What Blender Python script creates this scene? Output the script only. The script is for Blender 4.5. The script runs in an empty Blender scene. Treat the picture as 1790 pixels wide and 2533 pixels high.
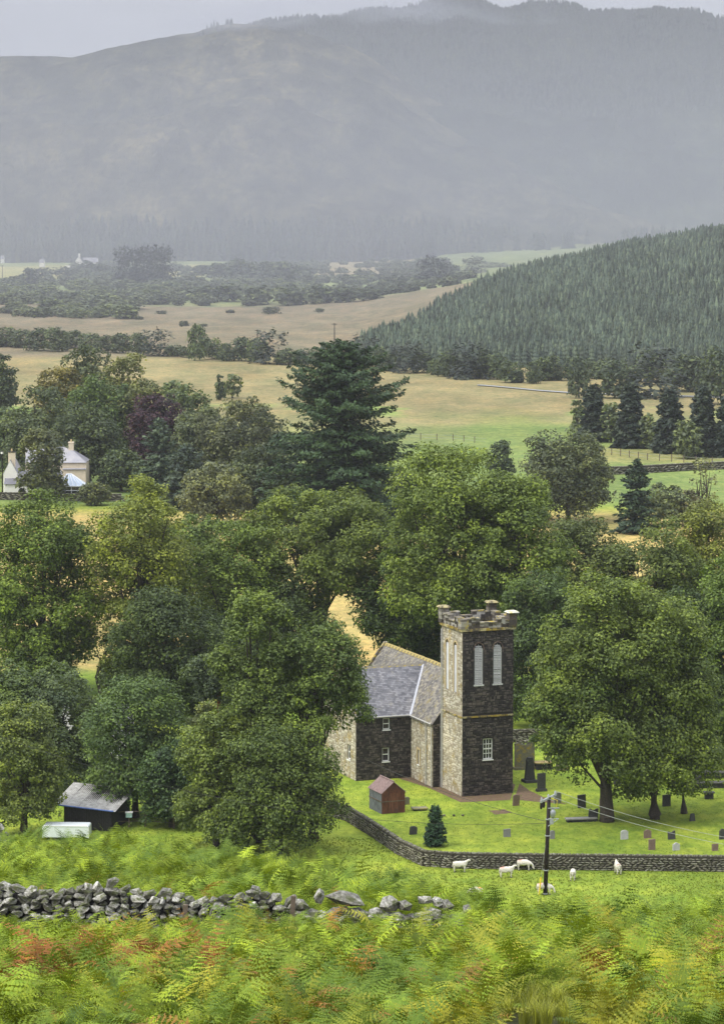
import bpy, bmesh, math, random
import numpy as np
from mathutils import Vector, Matrix, noise as mnoise
R = math.radians
scene = bpy.context.scene
COL = scene.collection

# ------------------------------------------------------------------ camera, sky, sun, exposure
F = 7500.0; CZ = 50.0
TH = math.atan(766.5 / F)
cam_d = bpy.data.cameras.new('camera')
cam = bpy.data.objects.new('camera', cam_d); COL.objects.link(cam)
cam.location = (0, 0, CZ); cam.rotation_euler = (math.pi/2 - TH, 0, 0)
cam_d.sensor_fit = 'VERTICAL'; cam_d.sensor_height = 24; cam_d.lens = F / 2533 * 24
cam_d.clip_start = 0.5; cam_d.clip_end = 40000
scene.camera = cam

world = bpy.data.worlds.new('World'); scene.world = world; world.use_nodes = True
wn = world.node_tree; wn.nodes.clear()
def wnode(t): return wn.nodes.new(t)
SUN_EL, SUN_AZ = R(52), R(-118)      # azimuth measured from +Y towards +X (sun is left and slightly behind)
sky = wnode('ShaderNodeTexSky'); sky.sky_type = 'NISHITA'; sky.sun_disc = False
sky.sun_elevation = SUN_EL; sky.sun_rotation = SUN_AZ; sky.dust_density = 6; sky.air_density = 1.2; sky.ozone_density = 1
hs = wnode('ShaderNodeHueSaturation'); hs.inputs['Saturation'].default_value = 0.22
wn.links.new(sky.outputs[0], hs.inputs['Color'])
tc = wnode('ShaderNodeTexCoord'); mp = wnode('ShaderNodeMapping'); mp.inputs['Scale'].default_value = (1, 1, 3.2)
wn.links.new(tc.outputs['Generated'], mp.inputs[0])
nz = wnode('ShaderNodeTexNoise'); nz.inputs['Scale'].default_value = 5.5; nz.inputs['Detail'].default_value = 5; nz.inputs['Roughness'].default_value = .5
wn.links.new(mp.outputs[0], nz.inputs['Vector'])
cr = wnode('ShaderNodeValToRGB'); cr.color_ramp.elements[0].position = .35; cr.color_ramp.elements[0].color = (5.2, 5.4, 6.0, 1)
cr.color_ramp.elements[1].position = .68; cr.color_ramp.elements[1].color = (7.0, 7.25, 8.0, 1)
wn.links.new(nz.outputs['Fac'], cr.inputs[0])
mx = wnode('ShaderNodeMixRGB'); mx.inputs[0].default_value = 0.8
wn.links.new(hs.outputs[0], mx.inputs[1]); wn.links.new(cr.outputs[0], mx.inputs[2])
sx = wnode('ShaderNodeSeparateXYZ'); wn.links.new(tc.outputs['Generated'], sx.inputs[0])
el = wnode('ShaderNodeMapRange'); el.inputs['From Min'].default_value = 0; el.inputs['From Max'].default_value = 1
el.inputs['To Min'].default_value = .62; el.inputs['To Max'].default_value = 2.1; wn.links.new(sx.outputs['Z'], el.inputs['Value'])
vm = wnode('ShaderNodeVectorMath'); vm.operation = 'SCALE'; wn.links.new(mx.outputs[0], vm.inputs[0]); wn.links.new(el.outputs[0], vm.inputs['Scale'])
bg = wnode('ShaderNodeBackground'); bg.inputs['Strength'].default_value = 0.112
wn.links.new(vm.outputs[0], bg.inputs['Color'])
wo = wnode('ShaderNodeOutputWorld'); wn.links.new(bg.outputs[0], wo.inputs['Surface'])

sd = bpy.data.lights.new('sun', 'SUN'); sd.energy = 1.5; sd.angle = R(24); sd.color = (1, .96, .88)
so = bpy.data.objects.new('sun', sd); COL.objects.link(so)
sv = Vector((math.sin(SUN_AZ)*math.cos(SUN_EL), math.cos(SUN_AZ)*math.cos(SUN_EL), math.sin(SUN_EL)))
so.rotation_euler = sv.to_track_quat('Z', 'Y').to_euler(); so.location = (-60, -60, 120)

scene.view_settings.view_transform = 'Standard'; scene.view_settings.look = 'None'
scene.view_settings.gamma = 1; scene.view_settings.exposure = 0.78; scene.view_settings.use_curve_mapping = False
cy = scene.cycles
cy.max_bounces = 5; cy.diffuse_bounces = 3; cy.glossy_bounces = 2; cy.transmission_bounces = 3
cy.volume_bounces = 1; cy.transparent_max_bounces = 8; cy.use_denoising = True
cy.caustics_reflective = False; cy.caustics_refractive = False

# ------------------------------------------------------------------ geometry of the view: where in the world a spot seen from the hill lies
cT, sT = math.cos(TH), math.sin(TH)
def P(u, v, D):
    a = (u-895)/F; b = -(v-1266.5)/F
    d = (a, b*sT + cT, b*cT - sT)
    k = D/d[1]
    return Vector((d[0]*k, D, CZ + d[2]*k))
def G(u, v, z=0.0):
    a = (u-895)/F; b = -(v-1266.5)/F
    d = (a, b*sT + cT, b*cT - sT)
    k = (z-CZ)/d[2]
    return Vector((d[0]*k, d[1]*k, z))

def vhash(i, j, s):
    h = (i*374761393 + j*668265263 + s*1442695041) & 0xFFFFFFFF
    h = ((h ^ (h >> 13)) * 1274126177) & 0xFFFFFFFF
    return ((h ^ (h >> 16)) & 0xFFFF) / 65535.0
def vnoise(x, y, s=0):
    x = np.asarray(x, float); y = np.asarray(y, float)
    i = np.floor(x).astype(np.int64); j = np.floor(y).astype(np.int64)
    fx = x-i; fy = y-j; fx = fx*fx*(3-2*fx); fy = fy*fy*(3-2*fy)
    a = vhash(i, j, s); b = vhash(i+1, j, s); c = vhash(i, j+1, s); d = vhash(i+1, j+1, s)
    return (a*(1-fx)+b*fx)*(1-fy) + (c*(1-fx)+d*fx)*fy
def fbm(x, y, s=0, o=4):
    r = 0; a = .5; t = 0
    for k in range(o):
        r = r + a*vnoise(x*2**k, y*2**k, s+k*7); t += a; a *= .5
    return r/t

# brow of the near brae
BU = [-600, 0, 300, 450, 700, 900, 1050, 1200, 1350, 1790, 2400]
BV = [2100, 2116, 2136, 2148, 2174, 2212, 2244, 2276, 2300, 2306, 2308]
BD = [135, 135, 130, 128, 120, 115, 108, 104, 101, 99, 99]
def near_z(x, y):
    u = np.clip(895 + F*x/np.maximum(y, 40), -600, 2400)
    db = np.interp(u, BU, BD); vb = np.interp(u, BU, BV)
    zb = CZ - (vb-500)/F*db
    ys = [np.full_like(y, -400.), np.full_like(y, -30.), np.zeros_like(y), np.full_like(y, 25.), np.full_like(y, 58.), np.full_like(y, 88.), db, db+25, np.full_like(y, 185.), np.full_like(y, 207.), np.full_like(y, 1e6)]
    z88 = np.interp(u, [700, 1200, 1790], [28.75, 28.45, 28.3])
    zs = [78, 51.5, 48.3, 41.0, 34.1, z88, zb, zb-7.5, 2.6, 0, 0]
    z = np.zeros_like(y)
    for k in range(len(ys)-1):
        m = (y >= ys[k]) & (y < ys[k+1])
        t = (y-ys[k])/(ys[k+1]-ys[k]); z = np.where(m, zs[k] + (zs[k+1]-zs[k])*t, z)
    return z
def sm(t): t = np.clip(t, 0, 1); return t*t*(3-2*t)
HX = [-30, -3, 18, 53, 96, 155, 260, 420]; HH = [0, 1.5, 5, 14, 23.5, 33, 50, 60]
def ground_z(x, y):
    x = np.asarray(x, float); y = np.asarray(y, float)
    x, y = np.broadcast_arrays(x, y)
    z = sum(near_z(x, y+o) for o in (-7., -3.5, 0., 3.5, 7.))/5
    z = z + (fbm(x/7, y/7, 3)-.5)*.55*sm((190-y)/40)*sm((y-20)/30)
    z = z + (fbm(x/60, y/60, 9)-.5)*5.0*sm((y-700)/800)
    z = z + np.interp(x*1300/np.maximum(y, 700), HX, HH)*sm((y-930)/370)*(1-.5*sm((y-1320)/600))
    z = z - 1.2*sm((y-2650)/300)*0 
    return z
def gz(x, y): return float(ground_z(np.array([x]), np.array([y]))[0])

# ------------------------------------------------------------------ helpers
def tag(o, label=None, cat=None, group=None, kind=None):
    if label: o['label'] = label
    if cat: o['category'] = cat
    if group: o['group'] = group
    if kind: o['kind'] = kind
    return o
def empty(name, loc, label, cat, group=None, rz=0):
    o = bpy.data.objects.new(name, None); COL.objects.link(o); o.location = loc; o.rotation_euler = (0, 0, rz)
    o.empty_display_size = .5
    return tag(o, label, cat, group)
def link(name, me, parent=None, loc=(0, 0, 0), rot=(0, 0, 0), scale=(1, 1, 1)):
    o = bpy.data.objects.new(name, me); COL.objects.link(o)
    o.location = loc; o.rotation_euler = rot; o.scale = scale
    if parent is not None: o.parent = parent
    return o
def npmesh(name, V, Fc, mat=None, var=None, smooth=False):
    """V (n,3), Fc (m,k) all faces with k corners"""
    V = np.ascontiguousarray(V, dtype=np.float32); Fc = np.ascontiguousarray(Fc, dtype=np.int32)
    me = bpy.data.meshes.new(name); m, k = Fc.shape
    me.vertices.add(len(V)); me.vertices.foreach_set('co', V.ravel())
    me.loops.add(m*k); me.loops.foreach_set('vertex_index', Fc.ravel())
    me.polygons.add(m); me.polygons.foreach_set('loop_start', np.arange(0, m*k, k, dtype=np.int32))
    try: me.polygons.foreach_set('loop_total', np.full(m, k, dtype=np.int32))
    except Exception: pass
    me.update(calc_edges=True)
    if smooth: me.polygons.foreach_set('use_smooth', np.ones(m, dtype=bool))
    if var is not None:
        a = me.attributes.new('var', 'FLOAT', 'FACE'); a.data.foreach_set('value', np.asarray(var, dtype=np.float32))
    if mat: me.materials.append(mat)
    return me
class MB:
    def __init__(s): s.v = []; s.f = []; s.a = []
    def add(s, vs, fs, a=.5):
        n = len(s.v); s.v += [tuple(p) for p in vs]
        for f in fs: s.f.append(tuple(i+n for i in f)); s.a.append(a)
        return s
    def box(s, c, d, rz=0, M=None, a=.5, taper=1.0):
        hx, hy, hz = d[0]/2, d[1]/2, d[2]/2
        vs = [Vector((x*hx*(taper if z > 0 else 1), y*hy*(taper if z > 0 else 1), z*hz)) for z in (-1, 1) for x, y in ((-1, -1), (1, -1), (1, 1), (-1, 1))]
        m = Matrix.Translation(Vector(c)) @ Matrix.Rotation(rz, 4, 'Z')
        if M is not None: m = Matrix.Translation(Vector(c)) @ M.to_4x4()
        return s.add([m @ p for p in vs], [(3, 2, 1, 0), (4, 5, 6, 7), (0, 1, 5, 4), (1, 2, 6, 5), (2, 3, 7, 6), (3, 0, 4, 7)], a)
    def span(s, x0, x1, y0, y1, z0, z1, a=.5): return s.box(((x0+x1)/2, (y0+y1)/2, (z0+z1)/2), (x1-x0, y1-y0, z1-z0), a=a)
    def tube(s, pts, rad, n=8, a=.5, cap=True):
        pts = [Vector(p) for p in pts]; rings = []
        if not hasattr(rad, '__len__'): rad = [rad]*len(pts)
        base = len(s.v); vs = []
        for i, p in enumerate(pts):
            t = (pts[min(i+1, len(pts)-1)] - pts[max(i-1, 0)]).normalized()
            q = t.to_track_quat('Z', 'Y')
            for k in range(n):
                an = 2*math.pi*k/n
                vs.append(p + q @ Vector((math.cos(an)*rad[i], math.sin(an)*rad[i], 0)))
        fs = [(i*n+k, i*n+(k+1) % n, (i+1)*n+(k+1) % n, (i+1)*n+k) for i in range(len(pts)-1) for k in range(n)]
        if cap: fs += [tuple(reversed(range(n))), tuple((len(pts)-1)*n+k for k in range(n))]
        return s.add(vs, fs, a)
    def mesh(s, name, mat=None, smooth=False, bevel=0):
        me = bpy.data.meshes.new(name); me.from_pydata(s.v, [], s.f)
        at = me.attributes.new('var', 'FLOAT', 'FACE'); at.data.foreach_set('value', np.array(s.a, dtype=np.float32))
        if bevel:
            bm = bmesh.new(); bm.from_mesh(me); bmesh.ops.bevel(bm, geom=bm.edges[:], offset=bevel, segments=1, affect='EDGES'); bm.to_mesh(me); bm.free()
        if smooth: me.polygons.foreach_set('use_smooth', np.ones(len(me.polygons), dtype=bool))
        if mat: me.materials.append(mat)
        return me
    def obj(s, name, mat, parent=None, smooth=False, bevel=0, **k): return link(name, s.mesh(name, mat, smooth, bevel), parent, **k)

# ------------------------------------------------------------------ materials
def new_mat(name):
    m = bpy.data.materials.new(name); m.use_nodes = True
    nt = m.node_tree; b = nt.nodes['Principled BSDF']
    return m, nt, b
def N(nt, t, **k):
    n = nt.nodes.new(t)
    for a, v in k.items():
        if hasattr(n, a): setattr(n, a, v)
        else: n.inputs[a].default_value = v
    return n
def ramp(nt, fac, stops, interp='LINEAR'):
    r = nt.nodes.new('ShaderNodeValToRGB'); e = r.color_ramp.elements; r.color_ramp.interpolation = interp
    while len(e) < len(stops): e.new(.5)
    for i, (p, c) in enumerate(stops): e[i].position = p; e[i].color = (*c, 1) if len(c) == 3 else c
    nt.links.new(fac, r.inputs[0]); return r.outputs[0]
def mixc(nt, f, a, b, mode='MIX'):
    n = nt.nodes.new('ShaderNodeMixRGB'); n.blend_type = mode
    for i, s in ((0, f), (1, a), (2, b)):
        if isinstance(s, (int, float)): n.inputs[i].default_value = s
        elif isinstance(s, tuple): n.inputs[i].default_value = (*s, 1) if len(s) == 3 else s
        else: nt.links.new(s, n.inputs[i])
    return n.outputs[0]
def noise_tex(nt, scale, detail=4, rough=.6, vec=None, dist=0):
    n = nt.nodes.new('ShaderNodeTexNoise'); n.inputs['Scale'].default_value = scale; n.inputs['Detail'].default_value = detail
    n.inputs['Roughness'].default_value = rough; n.inputs['Distortion'].default_value = dist
    if vec is not None: nt.links.new(vec, n.inputs['Vector'])
    return n.outputs['Fac']
def objco(nt, scale=None):
    t = nt.nodes.new('ShaderNodeTexCoord').outputs['Object']
    if scale:
        m = nt.nodes.new('ShaderNodeMapping'); m.inputs['Scale'].default_value = scale; nt.links.new(t, m.inputs[0]); return m.outputs[0]
    return t
def bump(nt, b, h, strength=.5, dist=.05):
    n = nt.nodes.new('ShaderNodeBump'); n.inputs['Strength'].default_value = strength; n.inputs['Distance'].default_value = dist
    nt.links.new(h, n.inputs['Height']); nt.links.new(n.outputs[0], b.inputs['Normal'])
def simple(name, col, rough=.7, metal=0, spec=.3, var=.25, scale=6, bmp=.2):
    m, nt, b = new_mat(name); co = objco(nt)
    n = noise_tex(nt, scale, 5, .65, co)
    c = ramp(nt, n, [(.3, tuple(x*(1-var) for x in col)), (.7, tuple(min(1, x*(1+var)) for x in col))])
    nt.links.new(c, b.inputs['Base Color']); b.inputs['Roughness'].default_value = rough; b.inputs['Metallic'].default_value = metal
    b.inputs['Specular IOR Level'].default_value = spec
    if bmp: bump(nt, b, n, bmp, .03)
    return m
def attr(nt, name, t='GEOMETRY', out='Fac'):
    n = nt.nodes.new('ShaderNodeAttribute'); n.attribute_type = t; n.attribute_name = name; return n.outputs[out]

def foliage_mat(name, lo, mid, hi, trans=.22, rough=.55, inst=False):
    m, nt, b = new_mat(name)
    if inst: base = attr(nt, 'tint', 'INSTANCER', 'Color')
    else: base = nt.nodes.new('ShaderNodeObjectInfo').outputs['Color']
    v = ramp(nt, attr(nt, 'var'), [(0, lo), (.5, mid), (1, hi)])
    c = mixc(nt, 1.0, base, v, 'MULTIPLY')
    nt.links.new(c, b.inputs['Base Color']); b.inputs['Roughness'].default_value = rough; b.inputs['Specular IOR Level'].default_value = .15 if inst else .25
    t = nt.nodes.new('ShaderNodeBsdfTranslucent'); c2 = mixc(nt, 1.0, c, (1.5, 1.5, .7), 'MULTIPLY'); nt.links.new(c2, t.inputs['Color'])
    ms = nt.nodes.new('ShaderNodeMixShader'); ms.inputs[0].default_value = trans
    nt.links.new(b.outputs[0], ms.inputs[1]); nt.links.new(t.outputs[0], ms.inputs[2])
    nt.links.new(ms.outputs[0], nt.nodes['Material Output'].inputs['Surface'])
    return m
M_leaf = foliage_mat('broad_leaves', (.38, .48, .5), (1.08, 1.12, 1.0), (2.2, 2.15, .95))
M_needle = foliage_mat('conifer_needles', (.5, .6, .65), (1, 1, 1), (1.7, 1.6, 1.1), trans=.08)
M_frond = foliage_mat('bracken_fronds', (.6, .7, .7), (1, 1, 1), (1.5, 1.35, .8), trans=.16, rough=.65, inst=True)
M_spruce_i = foliage_mat('plantation_needles', (.5, .6, .65), (1, 1, 1), (1.7, 1.6, 1.2), trans=.05, inst=True)

M_bark = simple('bark', (.055, .045, .033), .9, var=.4, scale=8)
M_barkred = simple('red_bark', (.22, .08, .035), .9, var=.4, scale=8)

# ------------------------------------------------------------------ leaves and crowns
def unit(a): return a/np.maximum(np.linalg.norm(a, axis=1, keepdims=True), 1e-9)
def cards(C, Nn, L, W, rng, along=None, fold=.12):
    """one kite-shaped leaf per row"""
    Nn = unit(Nn); n = len(C)
    t = rng.normal(size=(n, 3)) if along is None else along + 0*C
    t = unit(t - Nn*np.sum(t*Nn, axis=1, keepdims=True)); b = np.cross(Nn, t)
    L = np.broadcast_to(L, (n,))[:, None]; W = np.broadcast_to(W, (n,))[:, None]
    V = np.empty((n, 4, 3)); V[:, 0] = C - t*L*.5; V[:, 1] = C + b*W*.5 + t*L*.08 + Nn*L*fold
    V[:, 2] = C + t*L*.5; V[:, 3] = C - b*W*.5 + t*L*.08 + Nn*L*fold*.6
    return V.reshape(-1, 3), np.arange(n*4).reshape(n, 4)
def crown(rng, H, Rx, Ry, zb, leaf, cover=2.7, lobes=16, power=1.0, sparse=0, droop=.0, lean=0, skirt=10):
    zc, hz = (H+zb)/2, (H-zb)/2
    k = np.arange(lobes)+.5; ph = np.arccos(1-2*k/lobes*.93); th = math.pi*(1+5**.5)*k + rng.uniform(0, 6)
    d = np.stack([np.sin(ph)*np.cos(th), np.sin(ph)*np.sin(th), np.cos(ph)], 1) + rng.normal(0, .15, (lobes, 3))
    p_ = 2.7; d = d/((np.abs(d)**p_).sum(1)**(1/p_))[:, None]
    s = min(Rx, hz)
    lr = s*.47*rng.uniform(.62, 1.28, lobes)*(16/lobes)**.4
    ext = np.array([Rx, Ry, hz])
    d = d*rng.uniform(.84, 1.06, (lobes, 1))
    lc = d*np.maximum(ext[None]-lr[:, None]*.95, ext[None]*.3)
    lc[:, :2] *= (1 - power*.16*np.clip(lc[:, 2:3]/hz, -1, 1)**2*np.sign(lc[:, 2:3]))
    lc[:, 2] += zc
    # filler lobes inside
    ni = max(4, lobes//3); inner = rng.uniform(-.5, .5, (ni, 3))*ext; inner[:, 2] += zc
    inr = np.full(ni, s*.46)
    if skirt:
        ns = skirt; az = np.arange(ns)*2*math.pi/ns + rng.normal(0, .25, ns); rr = rng.uniform(.45, .78, ns); sr = s*rng.uniform(.28, .42, ns)
        sk = np.stack([np.cos(az)*rr*Rx, np.sin(az)*rr*Ry, zb+sr*.8+rng.uniform(0, .18, ns)*(H-zb)], 1)
        inner = np.vstack([inner, sk]); inr = np.concatenate([inr, sr]); ni += ns
    LC = np.vstack([lc, inner]); LR = np.concatenate([lr, inr])
    msub = 15
    dd = unit(rng.normal(size=(len(LC), msub, 3)).reshape(-1, 3)).reshape(len(LC), msub, 3)
    out = unit(np.vstack([d, unit(rng.normal(size=(ni, 3)))])); dd = dd + out[:, None]*.45 + np.array([0, 0, .2]); dd = dd/np.linalg.norm(dd, axis=2, keepdims=True)
    SC = (LC[:, None]+dd*LR[:, None, None]*rng.uniform(.55, 1.0, (len(LC), msub, 1))).reshape(-1, 3)
    SR = (LR[:, None]*rng.uniform(.24, .46, (len(LC), msub))).reshape(-1)
    SC[:, 2] = np.clip(SC[:, 2], zb, H-SR*.5)
    if sparse: keep = rng.random(len(SC)) > sparse; SC, SR = SC[keep], SR[keep]
    tint = rng.uniform(.2, .8, len(SC)); ltint = np.repeat(rng.uniform(-.15, .15, len(LC)), msub)
    if sparse: ltint = ltint[keep]
    area = 4*math.pi*SR**2
    n_tot = int(cover*1.0*4*math.pi*((Rx*Ry)**1.6/3+2*(Rx*hz)**1.6/3)**(1/1.6)/(leaf*leaf*.42)*(1-sparse))
    idx = rng.choice(len(SC), n_tot, p=area/area.sum())
    dr = unit(rng.normal(size=(n_tot, 3)) + np.array([0, 0, .25]))
    C = SC[idx] + dr*(SR[idx]*rng.uniform(.55, 1.12, n_tot))[:, None]*np.array([1.12, 1.12, .78])
    if droop: C[:, 2] -= droop*np.maximum(0, rng.random(n_tot)-.5)*SR[idx]*2
    outv = unit(C-np.array([0, 0, zc*.8]))
    Nn = dr*.55 + outv*.25 + np.array([0, 0, .42]) + rng.normal(0, .38, (n_tot, 3))
    L = leaf*rng.uniform(.7, 1.35, n_tot)
    V, Fc = cards(C, Nn, L, L*.68, rng)
    var = np.clip(tint[idx]*.55+ltint[idx] + rng.normal(.22, .17, n_tot), 0, 1)
    return V, Fc, var, LC
def trunk_mesh(rng, H, zb, LC, r0, mat):
    m = MB(); top = zb + (H-zb)*.55
    pts = [(0, 0, -.3), (0, 0, .4)] + [(rng.normal(0, .12)*i, rng.normal(0, .12)*i, .4+(top-.4)*i/5) for i in range(1, 6)]
    m.tube(pts, [r0*1.5, r0*1.1]+[r0*(1-.16*i) for i in range(1, 6)], 9)
    for c in LC[:14]:
        i = rng.integers(2, 6); a = Vector(pts[i]); b = Vector(c)
        mid = a.lerp(b, .5) + Vector((0, 0, -.06*(b-a).length))
        m.tube([a, mid, b], [r0*.45, r0*.28, r0*.07], 5, cap=False)
    return m.mesh('trunk', mat, smooth=True)
TREE_N = [0]
def broadleaf(u, vt, hw, vb, label, col, seed, group='broadleaf trees', cb=.16, leafk=.00098, lobes=16, name='broadleaf_tree', cat='tree', z=0, ratio=1.0, bark=None, r0=None, bottom_v=None, off=0, **k):
    g = G(u, vb, z); D = g.y; H = P(u, vt, D).z - z; Rr = hw*D/F
    rng = np.random.default_rng(seed)
    zb = H*cb if bottom_v is None else max(.3, P(u, bottom_v, D).z-z)
    t = empty(name, g, label, cat, group)
    V, Fc, var, LC = crown(rng, H, Rr, Rr*ratio, zb, leafk*D, lobes=lobes, **k); V[:, 0] += off*D/F; LC[:, 0] += off*D/F
    o = link('crown', npmesh('crown', V, Fc, M_leaf, var), t); o.color = (*col, 1)
    link('trunk', trunk_mesh(rng, H, zb, LC, r0 or .018*H+.1, bark or M_bark), t)
    TREE_N[0] += len(Fc)
    return t
def conifer_data(rng, H, Rb, zb=.5, nb=120, spr=26, seg=.9, droop=.18, up=.35, prof=.85, w=.5, irregular=.25, latw=.2, spow=.65):
    C = []; Nn = []; T = []; L = []; var = []
    for i in range(nb):
        f = (i+rng.random())/nb; h = zb + (H-zb)*(f**.92); q = (H-h)/(H-zb)
        ln = Rb*(q**prof)*rng.uniform(1-irregular, 1.0+irregular*.35) + .25
        if q > .97: ln *= .5
        az = i*2.399 + rng.normal(0, .25); dx, dy = math.cos(az), math.sin(az)
        m = max(5, int(spr*(ln/Rb)**.8)); tv = rng.uniform(.15, .75)
        s = rng.random(m)**spow; lat = rng.normal(0, 1, m)*ln*latw*(1.15-s)
        rise = up*rng.uniform(.3, 1.2) if f > .55 else -droop*rng.uniform(.1, 1.6)
        z = h + ln*s*rise - droop*ln*s*(1-s)*1.2 + rng.normal(0, .05*ln*.3+.04, m) - np.abs(lat)*.25
        C.append(np.stack([dx*ln*s-dy*lat, dy*ln*s+dx*lat, z], 1))
        out = np.array([dx, dy, rise*.7])
        T.append(out[None]+rng.normal(0, .45, (m, 3)))
        Nn.append(np.array([dx*.35, dy*.35, .9])[None]+rng.normal(0, .42, (m, 3)))
        L.append(seg*rng.uniform(.6, 1.3, m)*(0.55+.45*(ln/Rb))); var.append(np.clip(tv+rng.normal(0, .15, m), 0, 1))
    C = np.vstack(C); Nn = np.vstack(Nn); T = np.vstack(T); L = np.concatenate(L); var = np.concatenate(var)
    V, Fc = cards(C, Nn, L, L*w, rng, along=unit(T), fold=-.06)
    return V, Fc, var
def conifer(u, vt, hw, vb, label, col, seed, group='conifers', name='conifer_tree', z=0, **k):
    g = G(u, vb, z); D = g.y; H = P(u, vt, D).z - z; Rb = hw*D/F
    rng = np.random.default_rng(seed)
    t = empty(name, g, label, 'tree', group)
    kk = dict(seg=.0020*D, nb=110, spr=34); kk.update(k)
    V, Fc, var = conifer_data(rng, H, Rb, **kk)
    o = link('crown', npmesh('crown', V, Fc, M_needle, var), t); o.color = (*col, 1)
    m = MB(); m.tube([(0, 0, -.3), (0, 0, H*.5), (0, 0, H*.97)], [.022*H+.05, .012*H, .02], 8); m.obj('trunk', M_bark, t, smooth=True)
    TREE_N[0] += len(Fc)
    return t
def copy_tree(o, parent=None):
    c = o.copy(); COL.objects.link(c); c.parent = parent
    for ch in o.children: copy_tree(ch, c)
    return c

# scattering by geometry nodes (only for what nobody could count)
def scatter(name, pts, rot, scl, tint, idx, sources, kind='stuff', label=None, parent=None):
    n = len(pts); me = bpy.data.meshes.new(name); me.vertices.add(n); me.vertices.foreach_set('co', np.asarray(pts, np.float32).ravel())
    for nm, arr, ty, key in (('rot', rot, 'FLOAT_VECTOR', 'vector'), ('scl', scl, 'FLOAT_VECTOR', 'vector'), ('tint', tint, 'FLOAT_COLOR', 'color'), ('idx', idx, 'INT', 'value')):
        a = me.attributes.new(nm, ty, 'POINT')
        a.data.foreach_set(key, np.asarray(arr, np.int32 if ty == 'INT' else np.float32).ravel())
    o = link(name, me, parent); tag(o, label=label, kind=kind)
    c = bpy.data.collections.new(name+'_sources')
    for i, s in enumerate(sources):
        so_ = bpy.data.objects.new('%s_source_%02d' % (name, i), s); c.objects.link(so_)
    ng = bpy.data.node_groups.new(name, 'GeometryNodeTree')
    ng.interface.new_socket('Geometry', in_out='INPUT', socket_type='NodeSocketGeometry')
    ng.interface.new_socket('Geometry', in_out='OUTPUT', socket_type='NodeSocketGeometry')
    gi = ng.nodes.new('NodeGroupInput'); go = ng.nodes.new('NodeGroupOutput')
    ip = ng.nodes.new('GeometryNodeInstanceOnPoints'); ci = ng.nodes.new('GeometryNodeCollectionInfo')
    ci.inputs['Collection'].default_value = c; ci.inputs['Separate Children'].default_value = True; ci.inputs['Reset Children'].default_value = True
    def na(nm, ty):
        q = ng.nodes.new('GeometryNodeInputNamedAttribute'); q.data_type = ty; q.inputs['Name'].default_value = nm
        return q.outputs['Attribute']
    ng.links.new(gi.outputs[0], ip.inputs['Points']); ng.links.new(ci.outputs[0], ip.inputs['Instance'])
    ip.inputs['Pick Instance'].default_value = True
    ng.links.new(na('idx', 'INT'), ip.inputs['Instance Index'])
    er = ng.nodes.new('FunctionNodeEulerToRotation'); ng.links.new(na('rot', 'FLOAT_VECTOR'), er.inputs[0]); ng.links.new(er.outputs[0], ip.inputs['Rotation'])
    ng.links.new(na('scl', 'FLOAT_VECTOR'), ip.inputs['Scale'])
    ng.links.new(ip.outputs[0], go.inputs[0])
    md = o.modifiers.new('scatter', 'NODES'); md.node_group = ng
    return o
def T4(cols): return np.hstack([cols, np.ones((len(cols), 1))])

# ================================================================== GROUND
def ground_col(x, y):
    yy = np.maximum(y, 1.)
    u = 895 + F*x/yy; v = 500 + F*(CZ)/yy
    n1 = fbm(x/18, y/30, 21); n2 = fbm(x/5, y/9, 33); n3 = fbm(x/60, y/160, 5)
    v = v + (n3-.5)*26*np.clip(yy/900, 0, 1)
    c = np.zeros(x.shape+(3,))
    def put(mask, col, j=.3):
        m = np.clip(mask, 0, 1)[..., None]; cc = np.array(col)*(1+j*(n1[..., None]-.5)*2)*(1+.35*(n2[..., None]-.5))
        c[:] = c*(1-m)+cc*m
    S = lambda a, b, t: sm((t-a)/(b-a))
    put(np.ones_like(x), (.19, .25, .035))
    put(S(300, 325, yy)*(1-S(480, 500, yy))*(1-S(1250, 1330, u)*0), (.37, .29, .12))       # golden field behind the belt of trees
    put(S(285, 300, yy)*(1-S(318, 326, yy)), (.16, .25, .04))
    put(S(490, 510, yy), (.15, .20, .065), .15)                                           # pale green meadows
    put(S(575, 590, yy)*(1-S(610, 625, yy))*S(1400, 1450, u), (.22, .22, .09))
    put(S(600, 640, yy)*(1-S(1100, 1200, u)), (.16, .19, .075))
    put(S(655, 730, yy + (n1-.5)*90), (.215, .185, .100))
    put(S(700, 720, yy)*(1-S(740, 760, yy))*S(.52, .6, n1), (.16, .22, .07))
    put(S(960, 1000, yy), (.165, .14, .100))
    put(S(1180, 1260, yy)*(.35+.65*S(.45, .6, n1)), (.16, .135, .098))
    put(S(1450, 1550, yy), (.16, .19, .09))
    put(S(1980, 2050, yy)*(1-S(2330, 2450, yy))*np.maximum(1-S(280, 330, u), S(405, 430, u)*(1-S(500, 520, u))), (.30, .28, .13), .1)
    put(S(1980, 2050, yy)*(1-S(2600, 2800, yy))*S(760, 800, u)*(1-S(1030, 1080, u)), (.24, .2, .13), .1)
    put(S(2550, 2700, yy), (.11, .12, .05))
    put(1-S(196, 210, yy+(n1-.5)*8), (.035, .038, .016))                                   # brae under the bracken: dark earth, colour deepened for shade between the fronds
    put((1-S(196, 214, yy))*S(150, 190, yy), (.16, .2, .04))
    return c
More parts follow.
